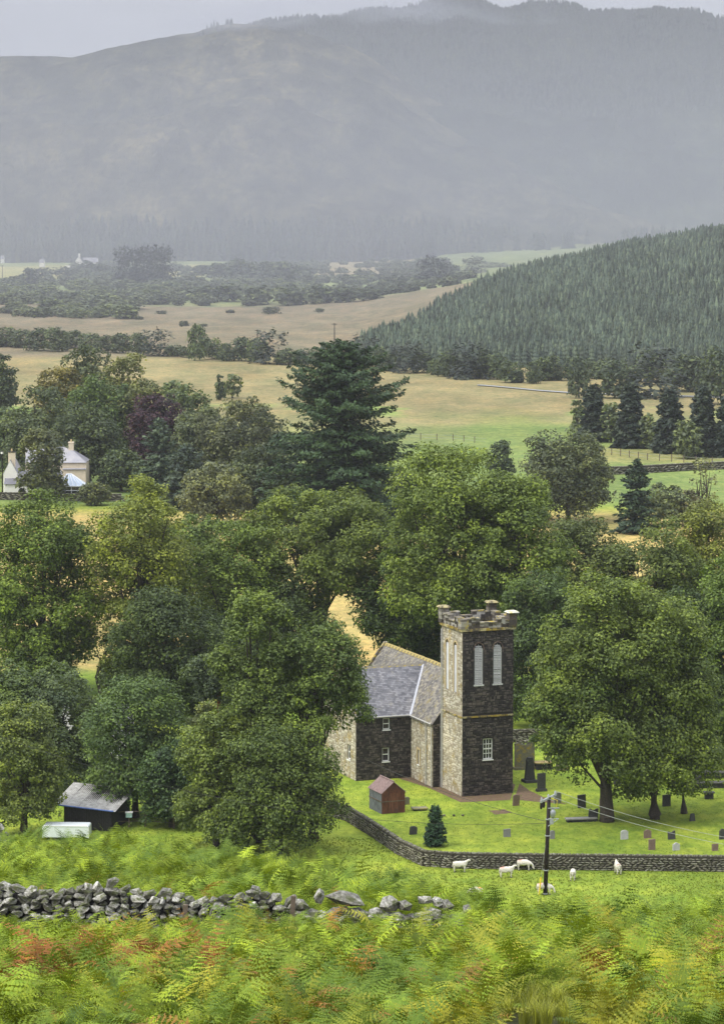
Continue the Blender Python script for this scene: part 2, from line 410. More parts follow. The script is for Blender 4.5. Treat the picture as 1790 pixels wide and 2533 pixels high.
def build_ground():
    ys = [-400, -300, -220, -160, -110, -70] + list(np.arange(-40, 46, 5.)) + list(np.arange(48, 150, 1.6)) + list(np.arange(150, 300, 2.4))
    y = 300.
    while y < 3200: ys.append(y); y *= 1.0085
    while y < 14000: ys.append(y); y *= 1.06
    ys.append(14000)
    ys = np.array(ys); t = np.linspace(-1, 1, 281); s = np.sign(t)*(np.abs(t)**1.7)
    Wd = 45 + np.maximum(ys, 0)*.75
    X = Wd[:, None]*s[None]; Y = np.repeat(ys[:, None], len(s), 1)
    Z = ground_z(X, Y); Z = Z - np.clip((Y-3200)/1000, 0, 1)*5
    C = ground_col(X, Y)
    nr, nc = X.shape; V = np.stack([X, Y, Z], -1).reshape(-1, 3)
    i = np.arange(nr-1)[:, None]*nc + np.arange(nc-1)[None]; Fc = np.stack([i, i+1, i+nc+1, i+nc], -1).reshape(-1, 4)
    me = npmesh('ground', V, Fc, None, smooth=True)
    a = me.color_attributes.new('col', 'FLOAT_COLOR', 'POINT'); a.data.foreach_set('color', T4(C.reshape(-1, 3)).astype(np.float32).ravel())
    m, nt, b = new_mat('field_ground'); co = objco(nt)
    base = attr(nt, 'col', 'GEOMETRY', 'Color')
    n1 = noise_tex(nt, .9, 6, .7, objco(nt, (1, .55, 1))); n2 = noise_tex(nt, .07, 5, .65, objco(nt, (1, .4, 1))); n3 = noise_tex(nt, .3, 4, .6, co)
    c = mixc(nt, .85, base, ramp(nt, n1, [(.3, (.55, .6, .5)), (.5, (1, 1, 1)), (.72, (1.5, 1.35, 1.1))]), 'MULTIPLY')
    c = mixc(nt, .7, c, ramp(nt, n2, [(.32, (.62, .75, .7)), (.5, (1, 1, 1)), (.7, (1.35, 1.2, 1.1))]), 'MULTIPLY')
    nf = noise_tex(nt, 2.6, 4, .75, objco(nt, (1, .6, 1))); c = mixc(nt, .6, c, ramp(nt, nf, [(.32, (.6, .68, .55)), (.5, (1, 1, 1)), (.7, (1.35, 1.25, 1.1))]), 'MULTIPLY')
    c = mixc(nt, .8, c, ramp(nt, n3, [(.35, (.75, .85, .7)), (.65, (1.25, 1.15, 1.05))]), 'MULTIPLY')
    nt.links.new(c, b.inputs['Base Color']); b.inputs['Roughness'].default_value = .95; b.inputs['Specular IOR Level'].default_value = .1
    bump(nt, b, n1, .7, .25)
    me.materials.append(m)
    tag(link('ground', me), kind='structure', label='valley floor of meadows and rough pasture with the near hillside')
build_ground()

# ------------------------------------------------------------------ hills
def hill(name, label, y0, y1, y2, prof, mat, seed, amp, xr=(-2600, 2600), nx=260, ny=150, base=0, shape=1.0):
    xs = np.linspace(xr[0], xr[1], nx); ys = np.linspace(y0, y2, ny)
    X, Y = np.meshgrid(xs, ys)
    uu = 895 + F*X/y1
    top = CZ - (np.interp(uu, prof[0], prof[1])-500)/F*y1
    up = np.clip((Y-y0)/(y1-y0), 0, 1); f = np.where(Y <= y1, np.sin(up*math.pi/2)**shape*(.55+.45*up), 1-.6*sm((Y-y1)/(y2-y1)))
    Z = base-6 + (top+6-base)*f + (fbm(X/260, Y/260, seed)-.5)*amp*np.sin(np.clip(up, 0, 1)*math.pi)*1.6 + (fbm(X/45, Y/45, seed+1)-.5)*amp*.22*sm(up*4) + np.abs(fbm(X/130, Y/420, seed+2)-.5)*amp*.9*sm(up*4)
    nr, nc = X.shape; V = np.stack([X, Y, Z], -1).reshape(-1, 3)
    i = np.arange(nr-1)[:, None]*nc + np.arange(nc-1)[None]; Fc = np.stack([i, i+1, i+nc+1, i+nc], -1).reshape(-1, 4)
    me = npmesh(name, V, Fc, mat, smooth=True)
    tag(link(name, me), kind='structure', label=label)
    return X, Y, Z
def hill_mat(name, a, b_, c_, sc, st=1.0):
    m, nt, b = new_mat(name)
    n1 = noise_tex(nt, .0035*sc, 6, .62, objco(nt, (1, .35, 1)), .6); n2 = noise_tex(nt, .03*sc, 5, .7, objco(nt, (1, .4, 1)))
    c = ramp(nt, n1, [(.40, a), (.5, b_), (.58, c_)])
    c = mixc(nt, st, c, ramp(nt, n2, [(.38, (.4, .45, .45)), (.5, (1, 1, 1)), (.62, (1.7, 1.55, 1.25))]), 'MULTIPLY')
    n4 = noise_tex(nt, .16*sc, 6, .75, objco(nt, (1, .3, 1))); c = mixc(nt, .9, c, ramp(nt, n4, [(.36, (.4, .45, .45)), (.5, (1, 1, 1)), (.64, (1.8, 1.7, 1.4))]), 'MULTIPLY')
    nt.links.new(c, b.inputs['Base Color']); b.inputs['Roughness'].default_value = 1; b.inputs['Specular IOR Level'].default_value = 0
    bump(nt, b, n2, 1, 6)
    return m
M_moor = hill_mat('moor_grass', (.028, .031, .023), (.040, .041, .031), (.060, .058, .042), 1)
M_forest = hill_mat('hill_forest', (.012, .016, .012), (.022, .028, .020), (.036, .042, .03), 1.5, .8)
HP1 = ([-1500, -600, 0, 130, 200, 300, 420, 500, 560, 650, 760, 880, 1000, 1150, 1350, 1500, 1650, 2500], [260, 200, 166, 168, 148, 122, 98, 84, 72, 72, 92, 150, 215, 320, 430, 510, 560, 600])
HP2 = ([-1500, 0, 300, 480, 600, 700, 850, 1000, 1060, 1150, 1290, 1450, 1600, 1700, 1790, 2100, 3000], [400, 330, 210, 118, 84, 66, 54, 34, 29, 33, 48, 42, 39, 47, 62, 104, 270])
h1 = hill('moorland_hill', 'rounded moorland hill rising beyond the valley', 2600, 3500, 4300, HP1, M_moor, 51, 60, shape=.8)
h2 = hill('forested_hill', 'higher hill dark with forest behind the moorland hill', 2900, 4200, 5400, HP2, M_forest, 77, 70, shape=.9)
print('terrain done')

# ================================================================== STONE, SLATE AND OTHER MATERIALS
def stone_mat(name, stops, lichen=None, lich_amt=.5, nscale=1.6, rough=.85, bmp=.6, fine=9, wn_=.55, wv=.55):
    m, nt, b = new_mat(name); co = objco(nt)
    v = attr(nt, 'var'); n = noise_tex(nt, fine, 5, .7, co); n2 = noise_tex(nt, nscale, 5, .65, co)
    ad = nt.nodes.new('ShaderNodeMath'); ad.operation = 'MULTIPLY_ADD'; nt.links.new(n, ad.inputs[0]); ad.inputs[1].default_value = wn_; 
    s2 = nt.nodes.new('ShaderNodeMath'); s2.operation = 'MULTIPLY'; nt.links.new(v, s2.inputs[0]); s2.inputs[1].default_value = wv; nt.links.new(s2.outputs[0], ad.inputs[2])
    c = ramp(nt, ad.outputs[0], stops)
    if lichen:
        k = ramp(nt, n2, [(1-lich_amt-.06, (0, 0, 0)), (1-lich_amt+.06, (1, 1, 1))]); c = mixc(nt, k, c, lichen)
    big = noise_tex(nt, .35, 4, .7, objco(nt, (1, 1, .45))); c = mixc(nt, .8, c, ramp(nt, big, [(.3, (.62, .62, .6)), (.5, (1, 1, 1)), (.7, (1.35, 1.3, 1.2))]), 'MULTIPLY')
    nt.links.new(c, b.inputs['Base Color']); b.inputs['Roughness'].default_value = rough; b.inputs['Specular IOR Level'].default_value = .25
    bump(nt, b, n, bmp, .03); return m
D_ = [(.25, (.018, .016, .015)), (.5, (.045, .038, .034)), (.75, (.105, .088, .075))]
M_dark = stone_mat('dark_rubble', D_, (.10, .095, .07), .38, 2.6)  # darker stone tones, used on the front and right-hand walls
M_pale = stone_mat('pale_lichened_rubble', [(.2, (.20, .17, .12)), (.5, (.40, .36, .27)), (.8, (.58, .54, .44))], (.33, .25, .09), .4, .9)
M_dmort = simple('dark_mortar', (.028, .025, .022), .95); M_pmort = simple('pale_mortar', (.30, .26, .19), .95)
M_cope = stone_mat('lichened_cope_stone', [(.2, (.05, .045, .04)), (.5, (.16, .14, .11)), (.8, (.32, .30, .25))], (.36, .28, .04), .42, 1.7)
M_yell = stone_mat('yellow_lichen_stone', [(.2, (.25, .17, .02)), (.5, (.34, .25, .05)), (.8, (.42, .38, .22))], (.10, .085, .06), .47, 2.4)
M_whitestone = stone_mat('white_lichen_cap', [(.2, (.22, .22, .17)), (.5, (.40, .40, .33)), (.8, (.58, .58, .50))], (.5, .42, .06), .42, 2.2)
M_dyke = stone_mat('drystone', [(.22, (.05, .047, .036)), (.5, (.12, .112, .082)), (.68, (.175, .17, .125)), (.85, (.30, .30, .25))], (.10, .11, .05), .36, 2.2)
M_fdyke = stone_mat('near_drystone', [(.2, (.02, .019, .017)), (.42, (.085, .08, .068)), (.58, (.24, .235, .205)), (.8, (.62, .61, .56))], (.085, .095, .045), .46, 2.2, fine=5.5, bmp=1.0, wn_=.85, wv=.28)
M_fmoss = stone_mat('mossy_stone', [(.2, (.10, .07, .01)), (.5, (.30, .22, .03)), (.8, (.42, .33, .08))], (.12, .13, .10), .4, 3)
M_slate = stone_mat('blue_slates', [(.2, (.09, .09, .10)), (.5, (.14, .14, .152)), (.8, (.21, .21, .225))], (.22, .215, .19), .36, 1.2, rough=.5, bmp=.2)
M_slate2 = stone_mat('lichened_slates', [(.2, (.08, .075, .07)), (.5, (.14, .13, .12)), (.8, (.25, .23, .18))], (.20, .17, .08), .40, 1.5, rough=.6, bmp=.3)
M_lead = simple('lead_flashing', (.36, .37, .40), .5, var=.2)
M_white = simple('white_paint', (.74, .74, .72), .5, var=.06, bmp=0)
M_slat = simple('weathered_white_slats', (.52, .52, .50), .7, var=.35, scale=12)
M_creamst = simple('cream_sandstone', (.46, .36, .20), .85, var=.2)
M_glass, _nt, _b = new_mat('dark_window_glass'); _b.inputs['Base Color'].default_value = (.012, .014, .016, 1); _b.inputs['Roughness'].default_value = .06; _b.inputs['Specular IOR Level'].default_value = .6
M_pipe = simple('grey_painted_pipe', (.42, .41, .38), .6, var=.15)
M_rust = None
def rust(name, a, b2, c, sc=3, stretch=(3, 3, .5)):
    m, nt, b = new_mat(name); n = noise_tex(nt, sc, 6, .75, objco(nt, stretch)); n2 = noise_tex(nt, 1.2, 3, .6, objco(nt))
    cc = ramp(nt, n, [(.3, a), (.5, b2), (.7, c)]); cc = mixc(nt, ramp(nt, n2, [(.5, (0, 0, 0)), (.75, (.5, .5, .5))]), cc, (.05, .04, .035))
    nt.links.new(cc, b.inputs['Base Color']); b.inputs['Roughness'].default_value = .8; bump(nt, b, n, .3, .02); return m
M_rust = rust('rusty_red_iron', (.055, .022, .014), (.13, .045, .022), (.22, .09, .045))
M_rustroof = rust('faded_red_iron_roof', (.14, .085, .075), (.22, .15, .135), (.31, .23, .21), 2)
M_zinc = rust('grey_zinc_iron', (.07, .08, .09), (.14, .155, .17), (.24, .26, .28))
M_tin = rust('pale_old_tin_roof', (.22, .21, .19), (.42, .41, .38), (.60, .59, .56), 2.5, (1, 1, 1))
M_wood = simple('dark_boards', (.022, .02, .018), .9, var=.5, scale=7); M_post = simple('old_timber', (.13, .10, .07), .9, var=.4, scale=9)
M_pole = simple('creosoted_pole', (.014, .009, .008), .6, var=.4, scale=8, spec=.2)
M_galv = simple('galvanised_steel', (.34, .36, .39), .45, metal=.3, var=.2); M_wire = simple('pale_cable', (.26, .28, .24), .6, bmp=0)
M_dwire = simple('dark_cable', (.05, .05, .045), .6, bmp=0)
M_render = simple('cream_render', (.62, .53, .40), .9, var=.07, scale=2); M_wrender = simple('white_render', (.72, .70, .66), .9, var=.07, scale=2)
M_cpipe = simple('conservatory_frame', (.78, .80, .82), .4, var=.05, bmp=0)
M_cglass, _nt, _b = new_mat('conservatory_roof_sheet'); _b.inputs['Base Color'].default_value = (.42, .50, .60, 1); _b.inputs['Roughness'].default_value = .15
M_blue = simple('blue_gutter', (.10, .16, .42), .5, bmp=0)
M_caravan = simple('white_trailer_panel', (.66, .70, .70), .4, var=.06, bmp=0)
M_teal = simple('pale_teal_paint', (.40, .58, .55), .6)
M_yplastic = simple('yellow_guard', (.65, .48, .03), .5, bmp=0)

# stone pieces
def rock_mesh(name, rng, n, mat, sh=(1, .8, .7), smooth=False):
    p = unit(rng.normal(size=(n, 3)))*np.array(sh)*.5*rng.uniform(.82, 1.08, (n, 1))
    bm = bmesh.new(); vs = [bm.verts.new(q) for q in p]
    r = bmesh.ops.convex_hull(bm, input=vs); bmesh.ops.delete(bm, geom=[g for g in bm.verts if not g.link_faces], context='VERTS')
    me = bpy.data.meshes.new(name); bm.to_mesh(me); bm.free()
    a = me.attributes.new('var', 'FLOAT', 'FACE'); v0 = rng.uniform(.15, .85); a.data.foreach_set('value', (np.full(len(me.polygons), v0)+rng.normal(0, .08, len(me.polygons))).astype(np.float32))
    if smooth: me.polygons.foreach_set('use_smooth', np.ones(len(me.polygons), dtype=bool))
    me.materials.append(mat); return me
def join_rocks(name, srcs, items, mat):
    """items: (index, Matrix) -> one mesh"""
    Vs = []; Fs = []; A = []; off = 0
    dat = [(np.array([v.co[:] for v in s.vertices]), [tuple(p.vertices) for p in s.polygons], s.attributes['var'].data[0].value) for s in srcs]
    for i, M in items:
        v, f, a = dat[i]; mm = np.array(M); Vs.append(v @ mm[:3, :3].T + mm[:3, 3]); Fs += [tuple(q+off for q in t) for t in f]; A += [a]*len(f); off += len(v)
    me = bpy.data.meshes.new(name); me.from_pydata(np.vstack(Vs).tolist(), [], Fs)
    at = me.attributes.new('var', 'FLOAT', 'FACE'); at.data.foreach_set('value', np.array(A, np.float32)); me.materials.append(mat); return me

# rubble stones standing proud of a wall plane. o origin, a/b unit vectors in the plane, n outward
def rubble(o, a, b, n, W, Hh, holes, rng, mb, w=(.13, .46), h=(.12, .27), clip=None, hspan=None):
    y = 0.02
    while y < Hh-.05:
        rh = rng.uniform(*h); x = -rng.uniform(0, .1)
        while x < W:
            rw = rng.uniform(*w); x0, x1 = max(x, 0.0), min(x+rw, W); y0, y1 = y, min(y+rh, Hh); x += rw
            if x1-x0 < .07: continue
            if any(x1 > q[0]-.02 and x0 < q[1]+.02 and y1 > q[2]-.02 and y0 < q[3]+.02 for q in holes): continue
            if clip and not clip((x0+x1)/2, y1): continue
            j = lambda: rng.uniform(.008, .03)
            q_ = rng.uniform(-.05, .05) if 0 < y < Hh-.4 else 0
            X0, X1, Y0, Y1 = x0+j(), x1-j(), y0+j()+q_*.5, y1-j()+q_; d = rng.uniform(.012, .05); i = .02
            if y == .02: Y0 = y0
            vs = [o+a*X0+b*Y0, o+a*X1+b*(Y0+rng.uniform(-.01, .01)), o+a*X1+b*Y1, o+a*X0+b*(Y1+rng.uniform(-.015, .01)),
                  o+a*(X0+i)+b*(Y0+i)+n*d, o+a*(X1-i)+b*(Y0+i)+n*d*.9, o+a*(X1-i*1.3)+b*(Y1-i)+n*d, o+a*(X0+i)+b*(Y1-i*1.2)+n*d*.8]
            mb.add(vs, [(4, 5, 6, 7), (0, 1, 5, 4), (1, 2, 6, 5), (2, 3, 7, 6), (3, 0, 4, 7)], rng.random())
        y += rh
def panel(o, a, b, n, W, Hh, holes, mb, depth=.28, thick=True):
    """a wall face with real openings and their reveals"""
    xs = sorted({0, W, *[q[0] for q in holes], *[q[1] for q in holes]}); ys = sorted({0, Hh, *[q[2] for q in holes], *[q[3] for q in holes]})
    for i in range(len(xs)-1):
        for j in range(len(ys)-1):
            cx, cyy = (xs[i]+xs[i+1])/2, (ys[j]+ys[j+1])/2
            if any(q[0] < cx < q[1] and q[2] < cyy < q[3] for q in holes): continue
            mb.add([o+a*xs[i]+b*ys[j], o+a*xs[i+1]+b*ys[j], o+a*xs[i+1]+b*ys[j+1], o+a*xs[i]+b*ys[j+1]], [(0, 1, 2, 3)])
    for x0, x1, y0, y1 in holes:
        c = [(x0, y0), (x1, y0), (x1, y1), (x0, y1)]
        for k in range(4):
            p, q = c[k], c[(k+1) % 4]
            mb.add([o+a*p[0]+b*p[1], o+a*p[0]+b*p[1]-n*depth, o+a*q[0]+b*q[1]-n*depth, o+a*q[0]+b*q[1]], [(0, 1, 2, 3)])
        mb.add([o+a*x0+b*y0-n*depth, o+a*x1+b*y0-n*depth, o+a*x1+b*y1-n*depth, o+a*x0+b*y1-n*depth], [(0, 1, 2, 3)])
def obox(mb, o, a, b, n, x0, x1, y0, y1, d0, d1, v=.5):
    vs = [o+a*x+b*y+n*d for d in (d0, d1) for x, y in ((x0, y0), (x1, y0), (x1, y1), (x0, y1))]
    mb.add(vs, [(3, 2, 1, 0), (4, 5, 6, 7), (0, 1, 5, 4), (1, 2, 6, 5), (2, 3, 7, 6), (3, 0, 4, 7)], v)
def slates(o, a, s, n, W, L, rng, mb, inside=None, w=.27, e=.2):
    """overlapping slates: o eaves corner, a along, s up the slope"""
    r = 0; y = 0
    while y < L-.02:
        x = -(r % 2)*w/2
        while x < W:
            x0, x1 = max(0, x+.006), min(W, x+w-.006); x += w
            if x1-x0 < .05: continue
            y1 = min(y+e*1.25, L)
            if inside and not inside((x0+x1)/2, y+e*.4): continue
            q = rng.uniform(-.012, .012); t = .028
            p0, p1, p2, p3 = o+a*x0+s*(y+q)+n*(.035), o+a*x1+s*(y+q)+n*.035, o+a*x1+s*y1+n*.012, o+a*x0+s*y1+n*.012
            mb.add([p0, p1, p2, p3, p0-n*t, p1-n*t], [(0, 1, 2, 3), (4, 5, 1, 0), (5, 2, 1), (4, 0, 3)], rng.random())
        r += 1; y += e
X_, Y_, Z_ = Vector((1, 0, 0)), Vector((0, 1, 0)), Vector((0, 0, 1))
def sash(parent, o, a, b, n, x0, x1, y0, y1, nx, ny, dep=.12, fw=.07, bar=.035, mat=None, open_bottom=False):
    """white sash window set back in its opening: frame and glazing bars over dark panes"""
    mat = mat or M_white
    f = MB()
    for q in ((x0, x1, y0, y0+fw*1.3), (x0, x1, y1-fw, y1), (x0, x0+fw, y0+fw*1.3, y1-fw), (x1-fw, x1, y0+fw*1.3, y1-fw)): obox(f, o, a, b, n, *q, -dep-.06, -dep+.02)
    obox(f, o, a, b, n, x0-.06, x1+.06, y0-.09, y0-.002, -dep-.05, .07)
    w = f.obj('window', mat, parent)
    g = MB(); iw = (x1-x0-2*fw)/nx; ih = (y1-y0-2.3*fw)/ny
    bars = MB()
    for i in range(1, nx): obox(bars, o, a, b, n, x0+fw+iw*i-bar/2, x0+fw+iw*i+bar/2, y0+fw*1.3, y1-fw, -dep-.045, -dep)
    for j in range(1, ny):
        t = bar*(2 if j == ny//2 else 1); yy = y0+fw*1.3+ih*j
        obox(bars, o, a, b, n, x0+fw, x1-fw, yy-t/2, yy+t/2, -dep-.05, -dep+.005)
    if nx > 1 or ny > 1: bars.obj('glazing_bars', mat, w)
    for i in range(nx):
        for j in range(ny):
            g = MB(); obox(g, o, a, b, n, x0+fw+iw*i+.001, x0+fw+iw*(i+1)-.001, y0+fw*1.3+ih*j+.001, y0+fw*1.3+ih*(j+1)-.001, -dep-.04, -dep-.03)
            g.obj('pane', M_glass, w)
    return w

# ================================================================== THE CHURCH
def build_church():
    rng = np.random.default_rng(5)
    g = G(1142, 1971); rz = R(20.5)
    ch = empty('church', g, 'old stone parish church with slated roofs standing on the churchyard lawn', 'church', rz=rz)
    TW, TH_ = 4.65, 14.1
    # ---- nave: left wall at a=-0.8, right wall 5.5, b 4.66..24 ; wing: a -5.9..-0.8, b 9.7..18.1
    nl, nr_, nb0, nb1, ez, rzv, rc = -.8, 5.5, 4.66, 24.2, 5.55, 9.65, 2.35
    wl, wb0, wb1, wr, wrz = -5.95, 9.7, 18.1, 13.9, 9.2
    V = lambda a, b, z: Vector((a, b, z))
    wins = {'B': [(nb0+0, 0)],}
    # nave left wall (pale), near stretch b nb0..wb0 : faces -X. along direction: from back to front seen from outside
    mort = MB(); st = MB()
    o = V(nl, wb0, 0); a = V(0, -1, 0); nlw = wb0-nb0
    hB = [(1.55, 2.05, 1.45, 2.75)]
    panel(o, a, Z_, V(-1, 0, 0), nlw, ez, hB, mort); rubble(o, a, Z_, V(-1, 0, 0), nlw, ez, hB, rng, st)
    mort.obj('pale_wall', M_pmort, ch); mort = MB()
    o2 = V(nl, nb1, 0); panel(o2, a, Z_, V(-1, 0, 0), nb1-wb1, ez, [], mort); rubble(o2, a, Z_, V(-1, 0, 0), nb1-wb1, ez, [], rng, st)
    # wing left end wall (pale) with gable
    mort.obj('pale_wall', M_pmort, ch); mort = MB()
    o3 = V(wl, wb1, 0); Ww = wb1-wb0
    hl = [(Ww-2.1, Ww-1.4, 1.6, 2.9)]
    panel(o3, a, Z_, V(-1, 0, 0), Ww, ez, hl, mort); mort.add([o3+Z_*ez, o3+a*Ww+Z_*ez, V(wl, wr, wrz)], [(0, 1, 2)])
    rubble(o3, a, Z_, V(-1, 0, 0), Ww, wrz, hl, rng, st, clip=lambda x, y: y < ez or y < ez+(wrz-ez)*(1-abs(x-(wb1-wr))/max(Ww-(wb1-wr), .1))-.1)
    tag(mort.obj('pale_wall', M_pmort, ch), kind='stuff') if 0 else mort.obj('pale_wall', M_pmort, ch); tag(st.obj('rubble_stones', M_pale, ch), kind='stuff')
    # dark walls: nave gable end at b=nb0 and wing front at b=wb0, nave right wall
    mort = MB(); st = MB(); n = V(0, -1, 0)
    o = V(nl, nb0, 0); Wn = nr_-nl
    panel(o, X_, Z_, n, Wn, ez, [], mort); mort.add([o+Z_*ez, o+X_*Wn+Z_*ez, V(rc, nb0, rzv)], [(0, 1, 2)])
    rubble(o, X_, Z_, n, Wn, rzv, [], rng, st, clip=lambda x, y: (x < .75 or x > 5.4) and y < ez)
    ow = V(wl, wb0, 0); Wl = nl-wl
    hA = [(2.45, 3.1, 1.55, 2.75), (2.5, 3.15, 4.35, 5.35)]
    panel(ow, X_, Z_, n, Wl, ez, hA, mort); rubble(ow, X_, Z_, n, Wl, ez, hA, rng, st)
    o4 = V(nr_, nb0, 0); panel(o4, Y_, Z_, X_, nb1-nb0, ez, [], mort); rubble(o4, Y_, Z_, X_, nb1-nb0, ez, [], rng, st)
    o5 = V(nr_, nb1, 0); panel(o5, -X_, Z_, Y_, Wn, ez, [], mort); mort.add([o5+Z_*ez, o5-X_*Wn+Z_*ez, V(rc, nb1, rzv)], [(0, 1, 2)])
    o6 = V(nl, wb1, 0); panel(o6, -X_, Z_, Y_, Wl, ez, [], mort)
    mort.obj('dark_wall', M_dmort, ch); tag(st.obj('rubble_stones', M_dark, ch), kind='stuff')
    for hx in hA: sash(ch, ow, X_, Z_, n, *hx, 1, 2)
    sash(ch, V(nl, wb0, 0), a, Z_, V(-1, 0, 0), *hB[0], 1, 2)
    sash(ch, o3, a, Z_, V(-1, 0, 0), *hl[0], 1, 2)
    fr = MB(); q = hB[0]; ob = V(nl, wb0, 0)
    for z in ((q[0]-.16, q[0]-.005, q[2]-.1, q[3]+.16), (q[1]+.005, q[1]+.16, q[2]-.1, q[3]+.16), (q[0]-.003, q[1]+.003, q[3]+.005, q[3]+.16)): obox(fr, ob, a, Z_, V(-1, 0, 0), *z, -.02, .06)
    fr.obj('window_surround', M_creamst, ch)
    # ---- roofs
    ov = .18
    def slope_main(side):      # side -1 left, +1 right
        xe = nl if side < 0 else nr_
        run = abs(rc-xe); L = math.hypot(run+ov, (rzv-ez)*(run+ov)/run)
        s = Vector((-side*(run), 0, rzv-ez)).normalized(); nn = Vector((side*(rzv-ez), 0, run)).normalized()
        o_ = V(rc, 0, rzv) - s*L
        W = nb1-nb0+.1; oo = Vector((o_.x, nb0-.05, o_.z)) if side > 0 else Vector((o_.x, nb1+.05, o_.z)); aa = Y_ if side > 0 else -Y_
        return oo, aa, s, nn, W, L
    # valley: the wing slope meets the left nave slope
    pm = (rzv-ez)/(rc-nl); pw = (wrz-ez)/(wr-wb0)
    oo, aa, s, nn, W, L = slope_main(-1)
    def in_main(x, y):
        p = oo+aa*x+s*y
        if p.y < wb0 or p.y > wb1: return True
        zw = ez + pw*((p.y-wb0) if p.y < wr else (wb1-p.y)); return p.z > zw-.02
    roof = MB()
    roof.add([oo-nn*.0, oo+aa*W, oo+aa*W+s*L, oo+s*L], [(0, 1, 2, 3)])
    r1 = roof.obj('roof', M_slate2, ch); sl = MB(); slates(oo, aa, s, nn, W, L, rng, sl, in_main); tag(sl.obj('slates', M_slate2, r1), kind='stuff')
    oo2, aa2, s2, nn2, W2, L2 = slope_main(1)
    roof = MB(); roof.add([oo2, oo2+aa2*W2, oo2+aa2*W2+s2*L2, oo2+s2*L2], [(0, 1, 2, 3)]); r2 = roof.obj('roof', M_slate2, ch)
    sl = MB(); slates(oo2, aa2, s2, nn2, W2, L2, rng, sl); tag(sl.obj('slates', M_slate2, r2), kind='stuff')
    # wing front slope
    for sg, mat in ((1, M_slate), (-1, M_slate2)):
        run = (wr-wb0) if sg > 0 else (wb1-wr); b0 = wb0 if sg > 0 else wb1
        s = Vector((0, sg*run, wrz-ez)).normalized(); nn = Vector((0, -sg*(wrz-ez), run)).normalized()
        L = math.hypot(run, wrz-ez)*(1+ov/run); o_ = V(wl-.05, wr, wrz)-s*L
        xe = rc-(rzv-wrz)/pm; x0 = wl-.05
        aa = X_ if sg > 0 else X_
        Wd = xe-x0
        inside = lambda x, y, o_=o_, s=s: (lambda p: p.x < nl or p.z > ez+pm*(p.x-nl)-.02)(o_+X_*x+s*y)
        xa = nl-ov*.3
        roof = MB(); roof.add([o_, o_+X_*(xa-x0), o_+X_*Wd+s*L, o_+s*L], [(0, 1, 2, 3)] if sg > 0 else [(3, 2, 1, 0)])
        r = roof.obj('roof', mat, ch); sl = MB(); slates(o_, X_, s, nn, Wd, L, rng, sl, inside); tag(sl.obj('slates', mat, r), kind='stuff')
    # valley lead
    va = V(nl-.1, wb0-.1, ez-.05); vb = V(rc-(rzv-wrz)/pm, wr, wrz)
    dirv = (vb-va).normalized(); nv = Vector((-.5, -.6, .65)).normalized(); side = dirv.cross(nv).normalized()
    m = MB(); m.add([va-side*.10+nv*.09, va+side*.10+nv*.09, vb+side*.08+nv*.09, vb-side*.08+nv*.09, va-side*.15+nv*.02, va+side*.15+nv*.02, vb+side*.13+nv*.02, vb-side*.13+nv*.02], [(0, 1, 2, 3), (4, 5, 1, 0), (5, 6, 2, 1), (6, 7, 3, 2), (7, 4, 0, 3)])
    m.obj('valley_flashing', M_lead, ch)
    # ridge stones (each a part)
    def ridge(p, q, w, nstones, mat, nm='ridge_stone', hgt=.12):
        d = (q-p); L = d.length; t = d.normalized(); sd_ = t.cross(Z_).normalized()
        mb = MB(); l = L/nstones
        mb.add([Vector((-l*.49, -w, -w*.9)), Vector((l*.49, -w, -w*.9)), Vector((l*.49, 0, hgt)), Vector((-l*.49, 0, hgt)), Vector((-l*.49, w, -w*.9)), Vector((l*.49, w, -w*.9))], [(0, 1, 2, 3), (3, 2, 5, 4), (0, 3, 4), (1, 5, 2)], .6)
        me = mb.mesh(nm, mat)
        for i in range(nstones):
            oo_ = link(nm, me, ch); oo_.location = p+t*(l*(i+.5))+Vector((0, 0, rng.uniform(-.015, .015)))
            oo_.rotation_euler = (0, 0, math.atan2(t.y, t.x))
    ridge(V(rc, nb0, rzv+.02), V(rc, nb1, rzv+.02), .17, 26, M_yell)
    ridge(V(wl, wr, wrz+.02), V(rc-(rzv-wrz)/pm, wr, wrz+.02), .13, 11, M_cope)
    # skews (gable copings) on the wing's left gable and nave far gable
    for (p, q) in ((V(wl, wb0-.15, ez-.1), V(wl, wr, wrz+.12)), (V(wl, wr, wrz+.12), V(wl, wb1+.15, ez-.1)), (V(nl-.15, nb1, ez-.1), V(rc, nb1, rzv+.14)), (V(rc, nb1, rzv+.14), V(nr_+.15, nb1, ez-.1))):
        m = MB(); d = q-p; Ld = d.length; t = d.normalized(); sx = Vector((1, 0, 0)) if abs(t.x) < .1 else Vector((0, 1, 0)); up_ = t.cross(sx).normalized(); up_ = up_ if up_.z > 0 else -up_
        k = int(Ld/.5)
        for i in range(k):
            obox(m, p, t, sx, up_, Ld*i/k+.01, Ld*(i+1)/k-.01, -.13, .13, -.05, .12+rng.uniform(0, .03), rng.random())
        m.obj('skew_coping', M_cope, ch)
    # gutters and pipes
    m = MB(); m.tube([V(wl, wb0-.2, ez-.02), V(nl-.2, wb0-.2, ez-.02)], .055, 8); m.tube([V(nl-.22, wb0-.2, ez-.03), V(nl-.22, nb0, ez-.03)], .055, 8)
    m.obj('gutter', M_pipe, ch)
    for p in ((nl-.1, nb0+1.35), (nl-.1, nb0+.1)):
        m = MB(); m.tube([V(p[0], p[1], 0), V(p[0], p[1], ez-.35), V(p[0]-.12, p[1], ez-.1)], .05, 8)
        for z in (1, 2.6, 4.2): m.tube([V(p[0], p[1], z), V(p[0], p[1], z+.08)], .075, 8)
        m.obj('downpipe', M_pipe, ch)
